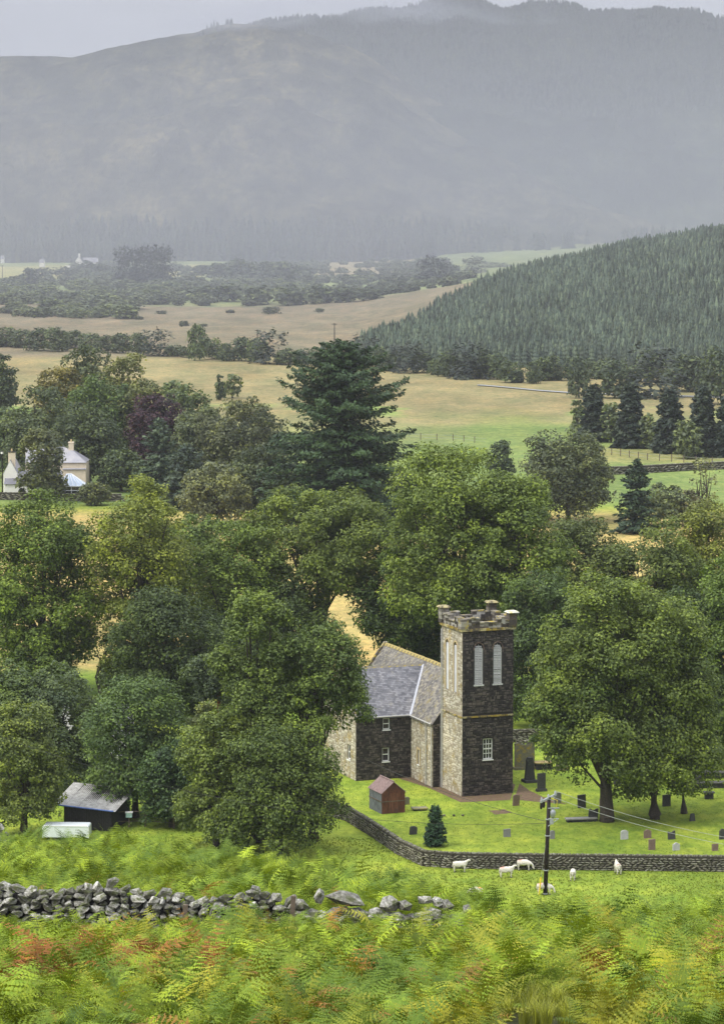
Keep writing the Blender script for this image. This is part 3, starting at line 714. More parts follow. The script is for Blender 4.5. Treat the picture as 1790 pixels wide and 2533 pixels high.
    for (bx, hh, r_) in ((TW-.12, TH_-.35, .05), (TW-.42, TH_-.25, .035)):
        m = MB(); m.tube([V(-.09, bx, 0), V(-.09, bx, hh)], r_, 8)
        for z in np.arange(1.2, hh, 2.0): m.tube([V(-.09, bx, z), V(-.09, bx, z+.09)], r_*1.5, 8)
        m.obj('downpipe', M_pipe, ch)
    # ---- TOWER (part: tower; sub-parts below it)
    core = MB()
    lv = [(1.1, 1.86, 9.5, 13.0), (2.82, 3.58, 9.5, 13.0)]; lw = [(1.9, 2.78, 3.05, 4.85)]
    faces = [(V(0, 0, 0), X_, V(0, -1, 0), lv+lw), (V(TW, 0, 0), Y_, X_, []), (V(TW, TW, 0), -X_, Y_, []), (V(0, TW, 0), -Y_, -X_, [])]
    bl = [(.95, 1.72, 8.7, 13.0), (2.75, 3.52, 8.7, 13.0)]
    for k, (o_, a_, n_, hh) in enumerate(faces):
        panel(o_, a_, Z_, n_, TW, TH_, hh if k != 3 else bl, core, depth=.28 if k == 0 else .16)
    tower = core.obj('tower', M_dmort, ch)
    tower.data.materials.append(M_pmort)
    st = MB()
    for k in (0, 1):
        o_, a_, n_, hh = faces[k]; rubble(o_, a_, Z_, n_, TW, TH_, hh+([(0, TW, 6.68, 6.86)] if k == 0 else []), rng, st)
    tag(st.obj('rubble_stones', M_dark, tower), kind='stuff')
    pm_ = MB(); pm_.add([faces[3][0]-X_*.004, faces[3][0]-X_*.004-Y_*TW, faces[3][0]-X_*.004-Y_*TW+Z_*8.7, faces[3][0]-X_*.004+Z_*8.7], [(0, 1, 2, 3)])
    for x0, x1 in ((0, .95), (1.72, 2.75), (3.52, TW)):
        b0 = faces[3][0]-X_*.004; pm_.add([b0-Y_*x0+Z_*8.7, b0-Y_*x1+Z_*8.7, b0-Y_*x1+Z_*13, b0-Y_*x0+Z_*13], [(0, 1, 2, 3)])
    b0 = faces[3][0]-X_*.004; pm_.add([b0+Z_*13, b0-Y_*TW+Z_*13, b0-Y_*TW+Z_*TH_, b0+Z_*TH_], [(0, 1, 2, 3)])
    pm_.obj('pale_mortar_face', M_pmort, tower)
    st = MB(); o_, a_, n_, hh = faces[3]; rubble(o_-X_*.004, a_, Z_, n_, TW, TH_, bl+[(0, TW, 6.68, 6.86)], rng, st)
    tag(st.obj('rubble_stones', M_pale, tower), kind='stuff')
    # string course + cornice, as separate stones
    for z0, z1, pr, mat in ((6.7, 6.84, .09, M_yell), (TH_-.02, TH_+.2, .16, M_yell)):
        for k, (o_, a_, n_, hh) in enumerate(faces):
            if k in (1, 2) and z0 < 8: continue
            m = MB()
            nst = 9
            for i in range(nst):
                obox(m, o_, a_, Z_, n_, TW*i/nst+.008-(pr if i == 0 and z0 > 8 else 0), TW*(i+1)/nst-.008, z0, z1, -.02, pr+rng.uniform(0, .02), rng.random())
            m.obj('cornice' if z0 > 8 else 'string_course', mat, tower)
    # arched heads and hood mouldings
    def arch(o_, a_, n_, x0, x1, yt, rise, dep, back, infill, hood):
        cx = (x0+x1)/2; w = (x1-x0)/2; K = 6
        arc = [(cx-w*math.cos(t), yt-rise+rise*math.sin(t)**.85) for t in np.linspace(0, math.pi/2, K)]
        arc += [(2*cx-p[0], p[1]) for p in reversed(arc[:-1])]
        m = MB()
        for i in range(len(arc)-1):
            p, q = arc[i], arc[i+1]
            vs = [o_+a_*p[0]+Z_*p[1], o_+a_*q[0]+Z_*q[1], o_+a_*q[0]+Z_*(yt+.001), o_+a_*p[0]+Z_*(yt+.001)]
            m.add(vs+[v-n_*dep for v in vs], [(0, 1, 2, 3), (4, 5, 1, 0)])
        m.obj('arch_head', infill, tower)
        m = MB(); pr = .06; t = .13
        out = [(cx+(p[0]-cx)*(1+t/w), yt-rise+(p[1]-yt+rise)*(1+t/rise)) for p in arc]
        inn = [(cx+(p[0]-cx)*(1+.03/w), yt-rise+(p[1]-yt+rise)*(1+.03/rise)) for p in arc]
        for i in range(len(arc)-1):
            vs = [o_+a_*c[0]+Z_*c[1]+n_*d for d in (-.02, pr) for c in (inn[i], inn[i+1], out[i+1], out[i])]
            m.add(vs, [(4, 5, 6, 7), (0, 1, 5, 4), (2, 3, 7, 6), (1, 2, 6, 5), (3, 0, 4, 7)], rng.random())
        m.obj('hood_moulding', hood, tower)
    o_, a_, n_ = V(0, 0, 0), X_, V(0, -1, 0)
    M_hood = stone_mat('brown_hood_stone', [(.2, (.05, .035, .03)), (.5, (.10, .07, .055)), (.8, (.16, .12, .09))])
    for (x0, x1, y0, y1) in lv:
        arch(o_, a_, n_, x0, x1, y1, .55, .28, None, M_dmort, M_hood)
        lo = MB(); obox(lo, o_, a_, Z_, n_, x0-.08, x1+.08, y0-.12, y0-.002, -.02, .08); w = lo.obj('louvre', M_slat, tower)
        sb = MB(); sb.add([Vector((0, 0, 0)), Vector((1, 0, 0)), Vector((1, -.11, -.10)), Vector((0, -.11, -.10)), Vector((0, 0, -.02)), Vector((1, 0, -.02)), Vector((1, -.11, -.12)), Vector((0, -.11, -.12))], [(0, 1, 2, 3)[::-1], (4, 5, 6, 7), (3, 2, 6, 7)[::-1], (0, 4, 7, 3), (1, 2, 6, 5)])
        sme = sb.mesh('slat', M_slat); ns = 22
        for i in range(ns):
            z = y0+.14+(y1-y0-.2)*i/ns; ww = 1.0
            if z > y1-.55: ww = max(.25, math.sqrt(max(0, 1-((z-(y1-.55))/.55)**1.7)))
            L = (x1-x0)*ww-.02; so_ = link('slat', sme, tower, loc=V((x0+x1)/2-L/2, .14, z), scale=(L, 1, 1)); so_.rotation_euler = (rng.normal(0, .12), rng.normal(0, .006), 0)
        f = MB(); obox(f, o_, a_, Z_, n_, x0+.002, x0+.05, y0, y1-.45, -.16, -.03); obox(f, o_, a_, Z_, n_, x1-.05, x1-.002, y0, y1-.45, -.16, -.03); obox(f, o_, a_, Z_, n_, (x0+x1)/2-.02, (x0+x1)/2+.02, y0, y1-.1, -.14, -.02)
        f.obj('louvre_frame', M_slat, tower)
    o_, a_, n_ = V(0, TW, 0), -Y_, -X_
    M_blind = stone_mat('pale_blind_panel', [(.2, (.42, .42, .42)), (.5, (.56, .56, .57)), (.8, (.68, .68, .70))])
    for (x0, x1, y0, y1) in bl:
        arch(o_, a_, n_, x0, x1, y1, .6, .16, None, M_pmort, M_creamst)
        f = MB(); obox(f, o_, a_, Z_, n_, x0+.03, x1-.03, y0+.02, y1-.3, -.155, -.03); f.obj('blind_panel', M_blind, tower)
        f = MB(); obox(f, o_, a_, Z_, n_, x0-.1, x0+.02, y0, y1-.6, -.02, .04, .6); obox(f, o_, a_, Z_, n_, x1-.02, x1+.1, y0, y1-.6, -.02, .04, .6); f.obj('window_surround', M_creamst, tower)
    sash(tower, V(0, 0, 0), X_, Z_, V(0, -1, 0), *lw[0], 3, 4, dep=.1, fw=.08, bar=.05)
    # parapet: base wall, merlons, corner pinnacles with slab caps
    z0 = TH_+.2; t = .38; pr = .08
    deck = MB(); deck.span(.2, TW-.2, .2, TW-.2, TH_-.1, TH_+.05); deck.obj('tower_roof', M_lead, tower)
    par = MB(); cop = MB()
    for k, (o_, a_, n_, hh) in enumerate(faces):
        nb_ = 12; seg = TW/nb_
        for i in range(nb_):
            hi = {0: (.8, .8, .85, .8, .42, .42, .42, .42, .6, .8, .5, .7)}.get(k, (.7, .7, .8, .8, .8, .45, .45, .45, .8, .8, .8, .7))[i]
            if k == 0 and i < 1: hi = .75
            x0, x1 = seg*i, seg*(i+1)
            nz_ = 3
            for j in range(nz_):
                obox(par, o_, a_, Z_, n_, x0+.006+(0 if i else .02)*0, x1-.006, z0+hi*j/nz_+.004, z0+hi*(j+1)/nz_-.004, pr-t, pr+rng.uniform(-.02, .03), rng.random())
            obox(cop, o_, a_, Z_, n_, x0+.004, x1-.004, z0+hi+.002, z0+hi+.10, pr-t-.06, pr+.08+rng.uniform(-.02, .02), rng.random())
    par.obj('parapet', stone_mat('parapet_stone', [(.22, (.03, .026, .022)), (.5, (.09, .075, .06)), (.8, (.40, .38, .33))], (.10, .08, .035), .42, 2.2), tower)
    cop.obj('parapet_coping', M_cope, tower)
    for (cx, cy_, hgt, full) in ((.12, .12, .85, False), (TW-.12, .12, 1.15, True), (.12, TW-.12, 1.25, True), (TW-.12, TW-.12, 1.45, True)):
        m = MB()
        for j in range(4): m.span(cx-.36+rng.uniform(0, .03), cx+.36-rng.uniform(0, .03), cy_-.36+rng.uniform(0, .03), cy_+.36-rng.uniform(0, .03), z0+hgt*j/4+.004, z0+hgt*(j+1)/4-.004, rng.random())
        pn = m.obj('pinnacle', M_cope if not full else bpy.data.materials['parapet_stone'], tower)
        if full:
            m = MB(); z = z0+hgt
            m.span(cx-.42, cx+.42, cy_-.42, cy_+.42, z, z+.06, .6)
            m.box((cx, cy_, z+.13), (1.0, 1.0, .14), a=.8, taper=.72)
            m.obj('cap_stone', M_whitestone if cy_ < 1 else M_yell, tower)
    return ch
build_church()
# worn soil strip round the tower foot
def patch(name, pts, mat, label, z=.012, n=5):
    bm = bmesh.new(); vs = []
    rng = random.Random(3)
    P_ = [Vector(p) for p in pts]; out = []
    for i in range(len(P_)):
        a, b = P_[i], P_[(i+1) % len(P_)]
        for k in range(n): q = a.lerp(b, k/n); out.append(bm.verts.new((q.x+rng.uniform(-.12, .12), q.y+rng.uniform(-.2, .2), z)))
    bm.faces.new(out); bmesh.ops.triangulate(bm, faces=bm.faces[:]); me = bpy.data.meshes.new(name); bm.to_mesh(me); bm.free(); me.materials.append(mat)
    return tag(link(name, me), kind='structure', label=label)
M_soil = simple('brown_soil', (.13, .085, .05), .95, var=.35, scale=3)
def gp(l, z=0): return [G(u, v, z) for u, v in l]
patch('soil_path', gp([(985, 1925), (1062, 1950), (1138, 1984), (1265, 1980), (1275, 1940), (1220, 1925), (1100, 1900), (1010, 1895)]), M_soil, 'strip of bare brown soil round the church and tower foot', n=1)
patch('soil_path', gp([(1272, 1978), (1330, 1984), (1400, 1988), (1345, 1972), (1310, 1955), (1281, 1938)]), M_soil, 'worn brown triangle of bare ground right of the tower foot', z=.016, n=1)

# ================================================================== DRYSTONE WALLS
RR = np.random.default_rng(11)
M_dcore = simple('earthy_wall_core', (.045, .04, .028), .95, var=.4)
ROCKS = [rock_mesh('stone_%d' % i, RR, 22, M_dyke, (1, .8, .62)) for i in range(10)]
FROCKS = [rock_mesh('near_stone_%d' % i, RR, 17, M_fdyke, (1.05, .9, .85)) for i in range(14)]
MROCKS = [rock_mesh('moss_stone_%d' % i, RR, 28, M_fmoss, (1, .85, .72)) for i in range(3)]
def dyke(name, path, label, h=1.15, piece=(.3, .5), rowh=.17, limit=300, rows_front_only=True, rng=None, th=.5, cope=True, group=None, mats=ROCKS):
    rng = rng or np.random.default_rng(1)
    root = empty(name, path[0], label, 'wall', group); base = root.location.copy()
    P0 = [Vector(p) for p in path]; seg = [(P0[i+1]-P0[i]).length for i in range(len(P0)-1)]; tot = sum(seg)
    def at(s):
        for i, l in enumerate(seg):
            if s <= l or i == len(seg)-1: return P0[i].lerp(P0[i+1], s/l), (P0[i+1]-P0[i]).normalized()
            s -= l
    core = MB()
    for i in range(len(P0)-1):
        a, b = P0[i]-base, P0[i+1]-base; t = (b-a).normalized(); sd_ = t.cross(Z_).normalized()
        obox(core, a, t, sd_, Z_, 0, (b-a).length, -th*.38, th*.38, -.4, h*.93)
    core.obj('wall_core', M_dcore, root)
    items = []
    s_ = 0; y = rowh*.45; row = 0
    hh = h*.86
    while y < hh:
        s_ = rng.uniform(0, .2)
        while s_ < tot:
            w = rng.uniform(*piece)*rng.choice([.7, 1, 1.2]); p, t = at(s_+w/2); q = Vector((p.x, p.y, p.z+y))-base
            sd_ = t.cross(Z_); front = -1 if sd_.y > 0 else 1
            q = q + sd_*front*(th*.36*(1-.25*y/h))
            Mx = Matrix.Translation(q) @ Matrix.Rotation(math.atan2(t.y, t.x)+rng.normal(0, .12), 4, 'Z') @ Matrix.Rotation(rng.normal(0, .28), 4, 'Y') @ Matrix.Rotation(rng.choice([0, math.pi]), 4, 'X') @ Matrix.Diagonal((w*1.15, th*.75, rowh*rng.uniform(1.2, 1.75), 1))
            items.append((q.y+base.y, int(rng.integers(len(mats))), Mx)); s_ += w
        y += rowh; row += 1
    if cope:
        s_ = 0; cl = []
        while s_ < tot:
            w = rng.uniform(.12, .26); p, t = at(s_+w/2); q = Vector((p.x, p.y, p.z+h*.86+.12))-base
            Mx = Matrix.Translation(q) @ Matrix.Rotation(math.atan2(t.y, t.x)+rng.normal(0, .1), 4, 'Z') @ Matrix.Rotation(rng.uniform(-.5, .2), 4, 'Y') @ Matrix.Diagonal((w*1.25, th*1.05, rng.uniform(.26, .42), 1))
            cl.append((q.y+base.y-.0, int(rng.integers(len(mats))), Mx)); s_ += w
        items = cl + items
    else: rng.shuffle(items) if False else None
    for d, i, Mx in items[:limit]:
        o = link('stone', mats[i], root); o.matrix_local = Mx
    if len(items) > limit: tag(link('stones', join_rocks('stones', mats, [(i, Mx) for d, i, Mx in items[limit:]], M_dyke), root), kind='stuff')
    print(name, len(items))
    return root
dyke('drystone_wall', gp([(815, 2018), (860, 2030), (925, 2070), (990, 2114), (1050, 2142), (1120, 2147), (1300, 2150), (1560, 2153), (1850, 2156), (2050, 2158)]), 'long drystone wall with upright cope stones between the churchyard and the sheep field', h=1.22, rng=np.random.default_rng(2))
dyke('drystone_wall', gp([(1262, 1836), (1500, 1830), (1700, 1826), (1850, 1824)]), 'dark drystone wall behind the gravestones at the back of the churchyard', h=1.2, limit=0, piece=(.35, .6), rowh=.22, rng=np.random.default_rng(3))
dyke('drystone_wall', gp([(1445, 1176), (1560, 1172), (1700, 1164), (1850, 1158)]), 'far grey drystone wall between two green meadows above the trees', h=1.5, limit=0, piece=(.9, 1.5), rowh=.38, th=1.0, rng=np.random.default_rng(4))
dyke('drystone_wall', gp([(0, 1236), (120, 1238), (235, 1240), (300, 1240)]), 'low dark wall in front of the cream farmhouse', h=1.3, limit=0, piece=(.9, 1.4), rowh=.35, th=.8, rng=np.random.default_rng(5))

# near wall on the brae
def near_wall():
    rng = np.random.default_rng(8); D = 88.0
    root = empty('drystone_wall', (0, D, gz(0, D)), 'tumbledown drystone wall of lichened boulders crossing the bracken in the foreground', 'wall'); base = root.location.copy()
    top_u = [-300, 0, 60, 130, 200, 245, 300, 400, 470, 520, 560, 620, 680, 715]; top_v = [2180, 2176, 2190, 2196, 2182, 2172, 2188, 2200, 2212, 2218, 2206, 2188, 2206, 2222]
    parts = []; x = P(-260, 2200, D).x
    xr = P(722, 2200, D).x
    z = 0
    for row in range(10):
        x = P(-260, 2200, D).x + rng.uniform(0, .3)
        while x < xr:
            w = rng.uniform(.18, .54); h = rng.uniform(.2, .34)
            u = 895+F*(x+w/2)/D; zt = P(u, float(np.interp(u, top_u, top_v)), D).z; zg = gz(x, D)
            zz = zg-.1 + .175*row+rng.normal(0, .03)
            if zz < zt-.30: parts.append((x+w/2, D-.28+.02*row+rng.normal(0, .06), zz+.1, w*1.05, .5, h*1.12, rng.normal(0, .35)))
            x += w*.92
    x = P(-260, 2200, D).x
    while x < xr:      # cope stones, tilted on edge
        w = rng.uniform(.24, .6); u = 895+F*(x+w/2)/D; zt = P(u, float(np.interp(u, top_u, top_v)), D).z
        h = rng.uniform(.30, .46); parts.append((x+w/2, D-.05+rng.normal(0, .05), zt-h*.45+rng.normal(0, .02), w*1.12, .62, h, rng.normal(-.35, .3))); x += w*.86
    for (u, v, pw_, ph_) in [(745, 2240, 52, 40), (790, 2218, 24, 44), (770, 2262, 60, 40), (859, 2222, 108, 42), (835, 2256, 60, 40), (890, 2262, 60, 44), (930, 2262, 40, 40), (964, 2236, 50, 50), (1003, 2240, 44, 32), (975, 2270, 60, 40), (1049, 2226, 40, 26), (1070, 2260, 60, 40), (1081, 2230, 30, 24), (1106, 2240, 42, 34), (1156, 2250, 30, 26), (1140, 2285, 60, 50),
                            (1231, 2262, 22, 14), (1275, 2266, 24, 16), (1392, 2284, 34, 18), (1420, 2283, 30, 18), (1494, 2291, 26, 16), (1688, 2300, 28, 14), (1200, 2290, 60, 40), *[(735+i*19+rng.uniform(-6, 6), 2262+rng.uniform(-6, 8)+i*.5, rng.uniform(30, 52), rng.uniform(24, 36)) for i in range(22)], *[(735+i*21+rng.uniform(-6, 6), 2286+rng.uniform(-6, 6), rng.uniform(34, 60), rng.uniform(28, 40)) for i in range(20)], (1300, 2300, 70, 50), (1400, 2306, 70, 40), (1500, 2312, 70, 40), (1600, 2312, 70, 40), (1700, 2318, 70, 40), (1800, 2322, 70, 40)]:
        p = P(u, v, D-.2); parts.append((p.x, p.y, p.z, pw_*D/F*1.08, .55, ph_*D/F*1.12, rng.normal(0, .12)))
    parts_ = sorted(parts, key=lambda q: -q[3]*q[5])
    core = []
    for i, (x, y, z, w, d, h, r_) in enumerate(parts_):
        Mx = Matrix.Translation(Vector((x, y, z))-base) @ Matrix.Rotation(rng.uniform(-.5, .5), 4, 'Z') @ Matrix.Rotation(r_, 4, 'Y') @ Matrix.Rotation(rng.uniform(-.3, .3), 4, 'X') @ Matrix.Diagonal((w, d, h, 1))
        k = int(rng.integers(len(FROCKS))); u = 895+F*x/y
        moss = (365 < u < 385 or 435 < u < 452) and z > gz(x, y)+.9
        if i < 300:
            o = link('stone', MROCKS[k % 3] if moss else FROCKS[k], root); o.matrix_local = Mx
        else: core.append((k, Mx))
    if core: tag(link('stones', join_rocks('stones', FROCKS, core, M_fdyke), root), kind='stuff')
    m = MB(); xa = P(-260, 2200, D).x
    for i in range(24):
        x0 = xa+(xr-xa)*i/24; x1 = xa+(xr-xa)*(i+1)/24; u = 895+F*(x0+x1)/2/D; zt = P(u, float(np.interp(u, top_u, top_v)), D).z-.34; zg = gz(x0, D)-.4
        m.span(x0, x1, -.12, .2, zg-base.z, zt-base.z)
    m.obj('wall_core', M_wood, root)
    print('near wall stones', len(parts))
    # the loose rubble wall end far left beyond the bracken
near_wall()
def rock_heap():
    rng = np.random.default_rng(4); g = P(10, 2060, 150); zb = gz(g.x, g.y); 
    root = empty('rubble_heap', (g.x, g.y, zb), 'grey heap of wall stones at the left edge beside the yellowish tree', 'rubble heap')
    for i in range(70):
        a = rng.uniform(-1, 1); hh = rng.random(); zt = P(0, 2022, 150).z-zb
        o = link('stone', FROCKS[i % 14], root, loc=(a*.9-.35+(1-hh)*a*.3, rng.uniform(-.4, .4), zt*hh*(1-abs(a)*.4)), rot=tuple(rng.uniform(-1, 1, 3)), scale=(rng.uniform(.28, .5),)*3)
rock_heap()

# ================================================================== IRON SHED, HEADSTONES, FENCES
def corr(mb, o, a, s, n, W, L, pitch=.09, amp=.014, v=.5, top=None):
    k = int(W/pitch*2)
    for i in range(k):
        x0, x1 = W*i/k, W*(i+1)/k; d0, d1 = (amp if i % 2 else -amp), (-amp if i % 2 else amp)
        l0 = top(x0) if top else L; l1 = top(x1) if top else L
        mb.add([o+a*x0+n*d0, o+a*x1+n*d1, o+a*x1+s*l1+n*d1, o+a*x0+s*l0+n*d0], [(0, 1, 2, 3)], v)
def iron_shed():
    g = G(944, 2014); root = empty('iron_shed', g, 'small rusty red corrugated iron shed with faded gable roof below the church', 'shed', rz=R(22))
    w, l, ez, rz = 2.05, 2.75, 1.75, 2.6
    V = lambda a, b, z: Vector((a, b, z))
    m = MB(); m.span(.02, w-.02, .02, l-.02, -.1, ez-.01); m.add([V(.02, .02, ez-.01), V(w-.02, .02, ez-.01), V(w/2, .02, rz-.06), V(.02, l-.02, ez-.01), V(w-.02, l-.02, ez-.01), V(w/2, l-.02, rz-.06)], [(0, 1, 2), (5, 4, 3), (0, 2, 5, 3), (1, 4, 5, 2)]); m.obj('shed_frame', M_wood, root)
    m = MB(); corr(m, V(0, 0, 0), X_, Z_, V(0, -1, 0), w, 0, v=.5, top=lambda x: ez+(rz-ez)*(1-abs(x-w/2)/(w/2))-.02); m.obj('gable_sheet', M_rust, root)
    m = MB(); corr(m, V(0, l, 0), -Y_, Z_, V(-1, 0, 0), l, ez); m.obj('side_sheet', M_zinc, root)
    m = MB(); corr(m, V(w, 0, 0), Y_, Z_, X_, l, ez); m.obj('side_sheet', M_rust, root)
    for sg in (-1, 1):
        s = Vector((-sg*w/2, 0, rz-ez)).normalized(); n = Vector((sg*(rz-ez), 0, w/2)).normalized(); L = math.hypot(w/2, rz-ez)+.12
        o = V(w/2, -.1, rz+.03)-s*L
        m = MB(); corr(m, o, Y_, s, n, l+.2, L, pitch=.12, amp=.02); m.obj('roof_sheet', M_rustroof, root)
    m = MB(); m.tube([V(w/2, -.11, rz+.06), V(w/2, l+.1, rz+.06)], .06, 6); m.obj('ridge_cap', M_rustroof, root)
    m = MB(); m.span(-.03, w+.06, -.055, -.02, .98, 1.05); m.obj('rail', M_post, root); m = MB(); m.span(-.055, -.02, 0, l, .98, 1.05); m.obj('rail', M_post, root)
    m = MB(); m.span(w*.28, w*.72, -.035, -.018, .05, 1.7); m.obj('door', M_rust, root)
iron_shed()

M_gd = stone_mat('dark_gravestone', [(.2, (.02, .02, .02)), (.5, (.045, .045, .043)), (.8, (.10, .10, .09))], (.10, .11, .07), .36, 3)
M_gg = stone_mat('grey_gravestone', [(.2, (.10, .10, .095)), (.5, (.18, .18, .17)), (.8, (.28, .28, .26))], (.12, .13, .08), .36, 3)
M_gp = stone_mat('pale_gravestone', [(.2, (.26, .26, .24)), (.5, (.40, .40, .38)), (.8, (.52, .52, .5))], (.25, .27, .2), .36, 3)
M_gb = stone_mat('brown_gravestone', [(.2, (.09, .06, .045)), (.5, (.17, .115, .09)), (.8, (.27, .2, .16))], (.15, .15, .09), .36, 3)
M_gl = stone_mat('lichened_gravestone', [(.2, (.07, .065, .05)), (.5, (.14, .13, .09)), (.8, (.26, .25, .18))], (.30, .23, .04), .42, 3)
def slab(mb, w, h, t, top='round', z0=0, v=.5):
    if top == 'round': prof = [(-w/2, z0), (w/2, z0), (w/2, z0+h-w*.22)] + [(w/2*math.cos(q), z0+h-w*.22+w*.22*math.sin(q)) for q in np.linspace(.3, math.pi-.3, 7)] + [(-w/2, z0+h-w*.22)]
    elif top == 'shoulder': prof = [(-w/2, z0), (w/2, z0), (w/2, z0+h*.86), (w*.3, z0+h*.86)] + [(w*.3*math.cos(q), z0+h*.88+h*.12*math.sin(q)) for q in np.linspace(.2, math.pi-.2, 6)] + [(-w*.3, z0+h*.86), (-w/2, z0+h*.86)]
    elif top == 'taper': prof = [(-w/2, z0), (w/2, z0), (w*.30, z0+h*.8), (w*.36, z0+h*.84), (w*.22, z0+h), (-w*.22, z0+h), (-w*.36, z0+h*.84), (-w*.30, z0+h*.8)]
    elif top == 'notch': prof = [(-w/2, z0), (w/2, z0), (w/2, z0+h), (w*.28, z0+h*.97), (w*.12, z0+h*.88), (-w*.15, z0+h*.88), (-w*.3, z0+h*.98), (-w/2, z0+h*.94)]
    else: prof = [(-w/2, z0), (w/2, z0), (w/2, z0+h), (-w/2, z0+h*.98)]
    n = len(prof); vs = [(x, -t/2, z) for x, z in prof]+[(x, t/2, z) for x, z in prof]
    mb.add(vs, [tuple(range(n)), tuple(reversed(range(n, 2*n)))]+[(i+n, (i+1) % n+n, (i+1) % n, i) for i in range(n)], v)
def grave(u, vb, wpx, hpx, mat, top, label, plinth=False, tilt=0, t=.16, rz=.3, name='headstone', cat='gravestone'):
    g = G(u, vb); D = g.y; w = wpx*D/F; h = hpx*D/F
    root = empty(name, g, label, cat, 'gravestones in the churchyard', rz=R(20)*rz*3)
    m = MB(); z0 = 0
    if plinth:
        z0 = .22*min(1, h); b = MB(); b.box((0, 0, z0/2-.05), (w*1.35, t*3, z0+.1), a=.4, taper=.93); b.obj('plinth', mat, root, bevel=.015)
    slab(m, w, h-z0, t, top, z0+.003 if plinth else -.15 + 0, .5)
    o = m.obj('slab', mat, root); o.rotation_euler = (R(tilt)*.6, R(tilt), 0)
    return root
grave(1275, 1993, 17, 33, M_gb, 'round', 'narrow brown headstone standing just right of the tower foot', tilt=2)
grave(1338, 1957, 21, 46, M_gd, 'flat', 'tall dark rectangular headstone on a wide stepped plinth right of the tower', True)
grave(1309, 1934, 26, 62, M_gd, 'taper', 'tall dark tapering monument on a plinth in front of the big lichened memorial', True, t=.4)
grave(1378, 1987, 18, 32, M_gg, 'round', 'greenish grey headstone seen right behind the utility pole crossarm')
grave(1438, 1998, 21, 38, M_gd, 'flat', 'dark square headstone left of the thick sycamore trunk', tilt=-2)
grave(1493, 1996, 24, 30, M_gb, 'shoulder', 'broad brown headstone close against the left side of the sycamore trunk')
grave(1465, 2030, 24, 36, M_gd, 'notch', 'black headstone with a broken notched top in front of the big sycamore', tilt=3)
grave(1647, 1994, 21, 34, M_gd, 'flat', 'dark headstone behind the right hand sycamore trunk')
grave(1253, 2070, 18, 25, M_gg, 'flat', 'small plain grey headstone alone on the lawn left of the utility pole')
grave(1365, 2075, 12, 26, M_gg, 'round', 'slim blue grey headstone directly behind the utility pole')
grave(1543, 2076, 19, 28, M_gp, 'round', 'pale whitish headstone on the sunny grass right of the utility pole')
grave(1600, 2073, 19, 27, M_gb, 'shoulder', 'weathered brown grey headstone with bare soil beside it')
grave(1660, 2076, 19, 26, M_gd, 'notch', 'small black polished headstone in the front row on the right', tilt=-3)
grave(1611, 2102, 17, 32, M_gb, 'flat', 'reddish brown headstone rising behind the drystone wall')
grave(1671, 2103, 18, 24, M_gp, 'shoulder', 'pale stone cross shouldered marker peeping over the drystone wall')
grave(1767, 2104, 16, 22, M_gb, 'flat', 'short brown headstone behind the wall near the right picture edge')
grave(1785, 2076, 16, 32, M_gd, 'shoulder', 'dark headstone cut by the right picture edge')
grave(1727, 1939, 22, 26, M_gd, 'flat', 'dark squarish headstone on the shaded grass at the far right')
grave(1711, 2031, 17, 24, M_gd, 'taper', 'small dark tapering marker under the drooping right hand branches')
grave(1354, 1884, 12, 16, M_gl, 'flat', 'tiny mossy marker at the back behind the table tomb')
grave(1021, 2064, 19, 26, M_gd, 'round', 'black headstone on the lawn left of the small conifer', tilt=4)
grave(1006, 1990, 13, 24, M_gl, 'round', 'small mossy headstone half hidden behind the rusty shed')
grave(1525, 1940, 18, 30, M_gd, 'flat', 'dark headstone in deep shade under the sycamore crown')
grave(1389, 1905, 30, 20, M_gl, 'shoulder', 'broken mossy base beside the table tomb', t=.5)
# big lichened memorial
def memorial():
    g = G(1296, 1903); D = g.y; root = empty('memorial', g, 'large crumbling lichen covered memorial slab against the dark trees right of the tower', 'memorial', 'gravestones in the churchyard', rz=R(15))
    w, h = 50*D/F, 82*D/F; rng = np.random.default_rng(3)
    m = MB(); slab(m, w, h*.9, .4, 'notch', -.1); m.obj('slab', M_gl, root)
    for i in range(16):
        link('coping_stone', ROCKS[i % 10], root, loc=(-w/2+w*(i+.5)/16, 0, h*.84+rng.uniform(-.08, .16)*(1+abs(i-8)/8)), rot=tuple(rng.uniform(-.4, .4, 3)), scale=(.34, .5, .4))
    m = MB(); m.span(-w*.56, w*.56, -.3, .3, -.1, .25); m.obj('plinth', M_gl, root)
memorial()
def tabletomb(u, vb, w, l, h, label, topmat, rz=.2):
    g = G(u, vb); root = empty('table_tomb', g, label, 'tomb', 'gravestones in the churchyard', rz=rz)
    m = MB(); m.box((0, 0, h+.06), (w, l, .12), a=.7); m.obj('top_slab', topmat, root, bevel=.02)
    for sx in (-1, 1):
        for sy in (-1, 1): m = MB(); m.box((sx*(w/2-.2), sy*(l/2-.2), h/2-.06), (.2, .2, h+.11), a=.3); m.obj('leg', M_gd, root)
    m = MB(); m.box((0, 0, h/2-.06), (w*.7, l*.72, h+.1), a=.2); m.obj('core', M_gd, root)
M_orl = stone_mat('orange_lichened_slab', [(.2, (.15, .10, .04)), (.5, (.30, .20, .07)), (.8, (.36, .30, .16))], (.14, .17, .05), .42, 2)
tabletomb(1343, 1902, 1.7, 1.1, .55, 'table tomb with orange lichened top behind the dark tall headstones', M_orl)
tabletomb(1745, 1924, 3.4, .9, .45, 'long low dark table tomb at the right edge in the shade', M_gd, .05)
tabletomb(1756, 1948, 3.2, .9, .4, 'nearer long low dark tomb at the right edge below its twin', M_gd, .05)
tabletomb(1037, 2004, 1.3, .8, .12, 'low broken grave slab on the lawn right of the rusty shed', M_gl)
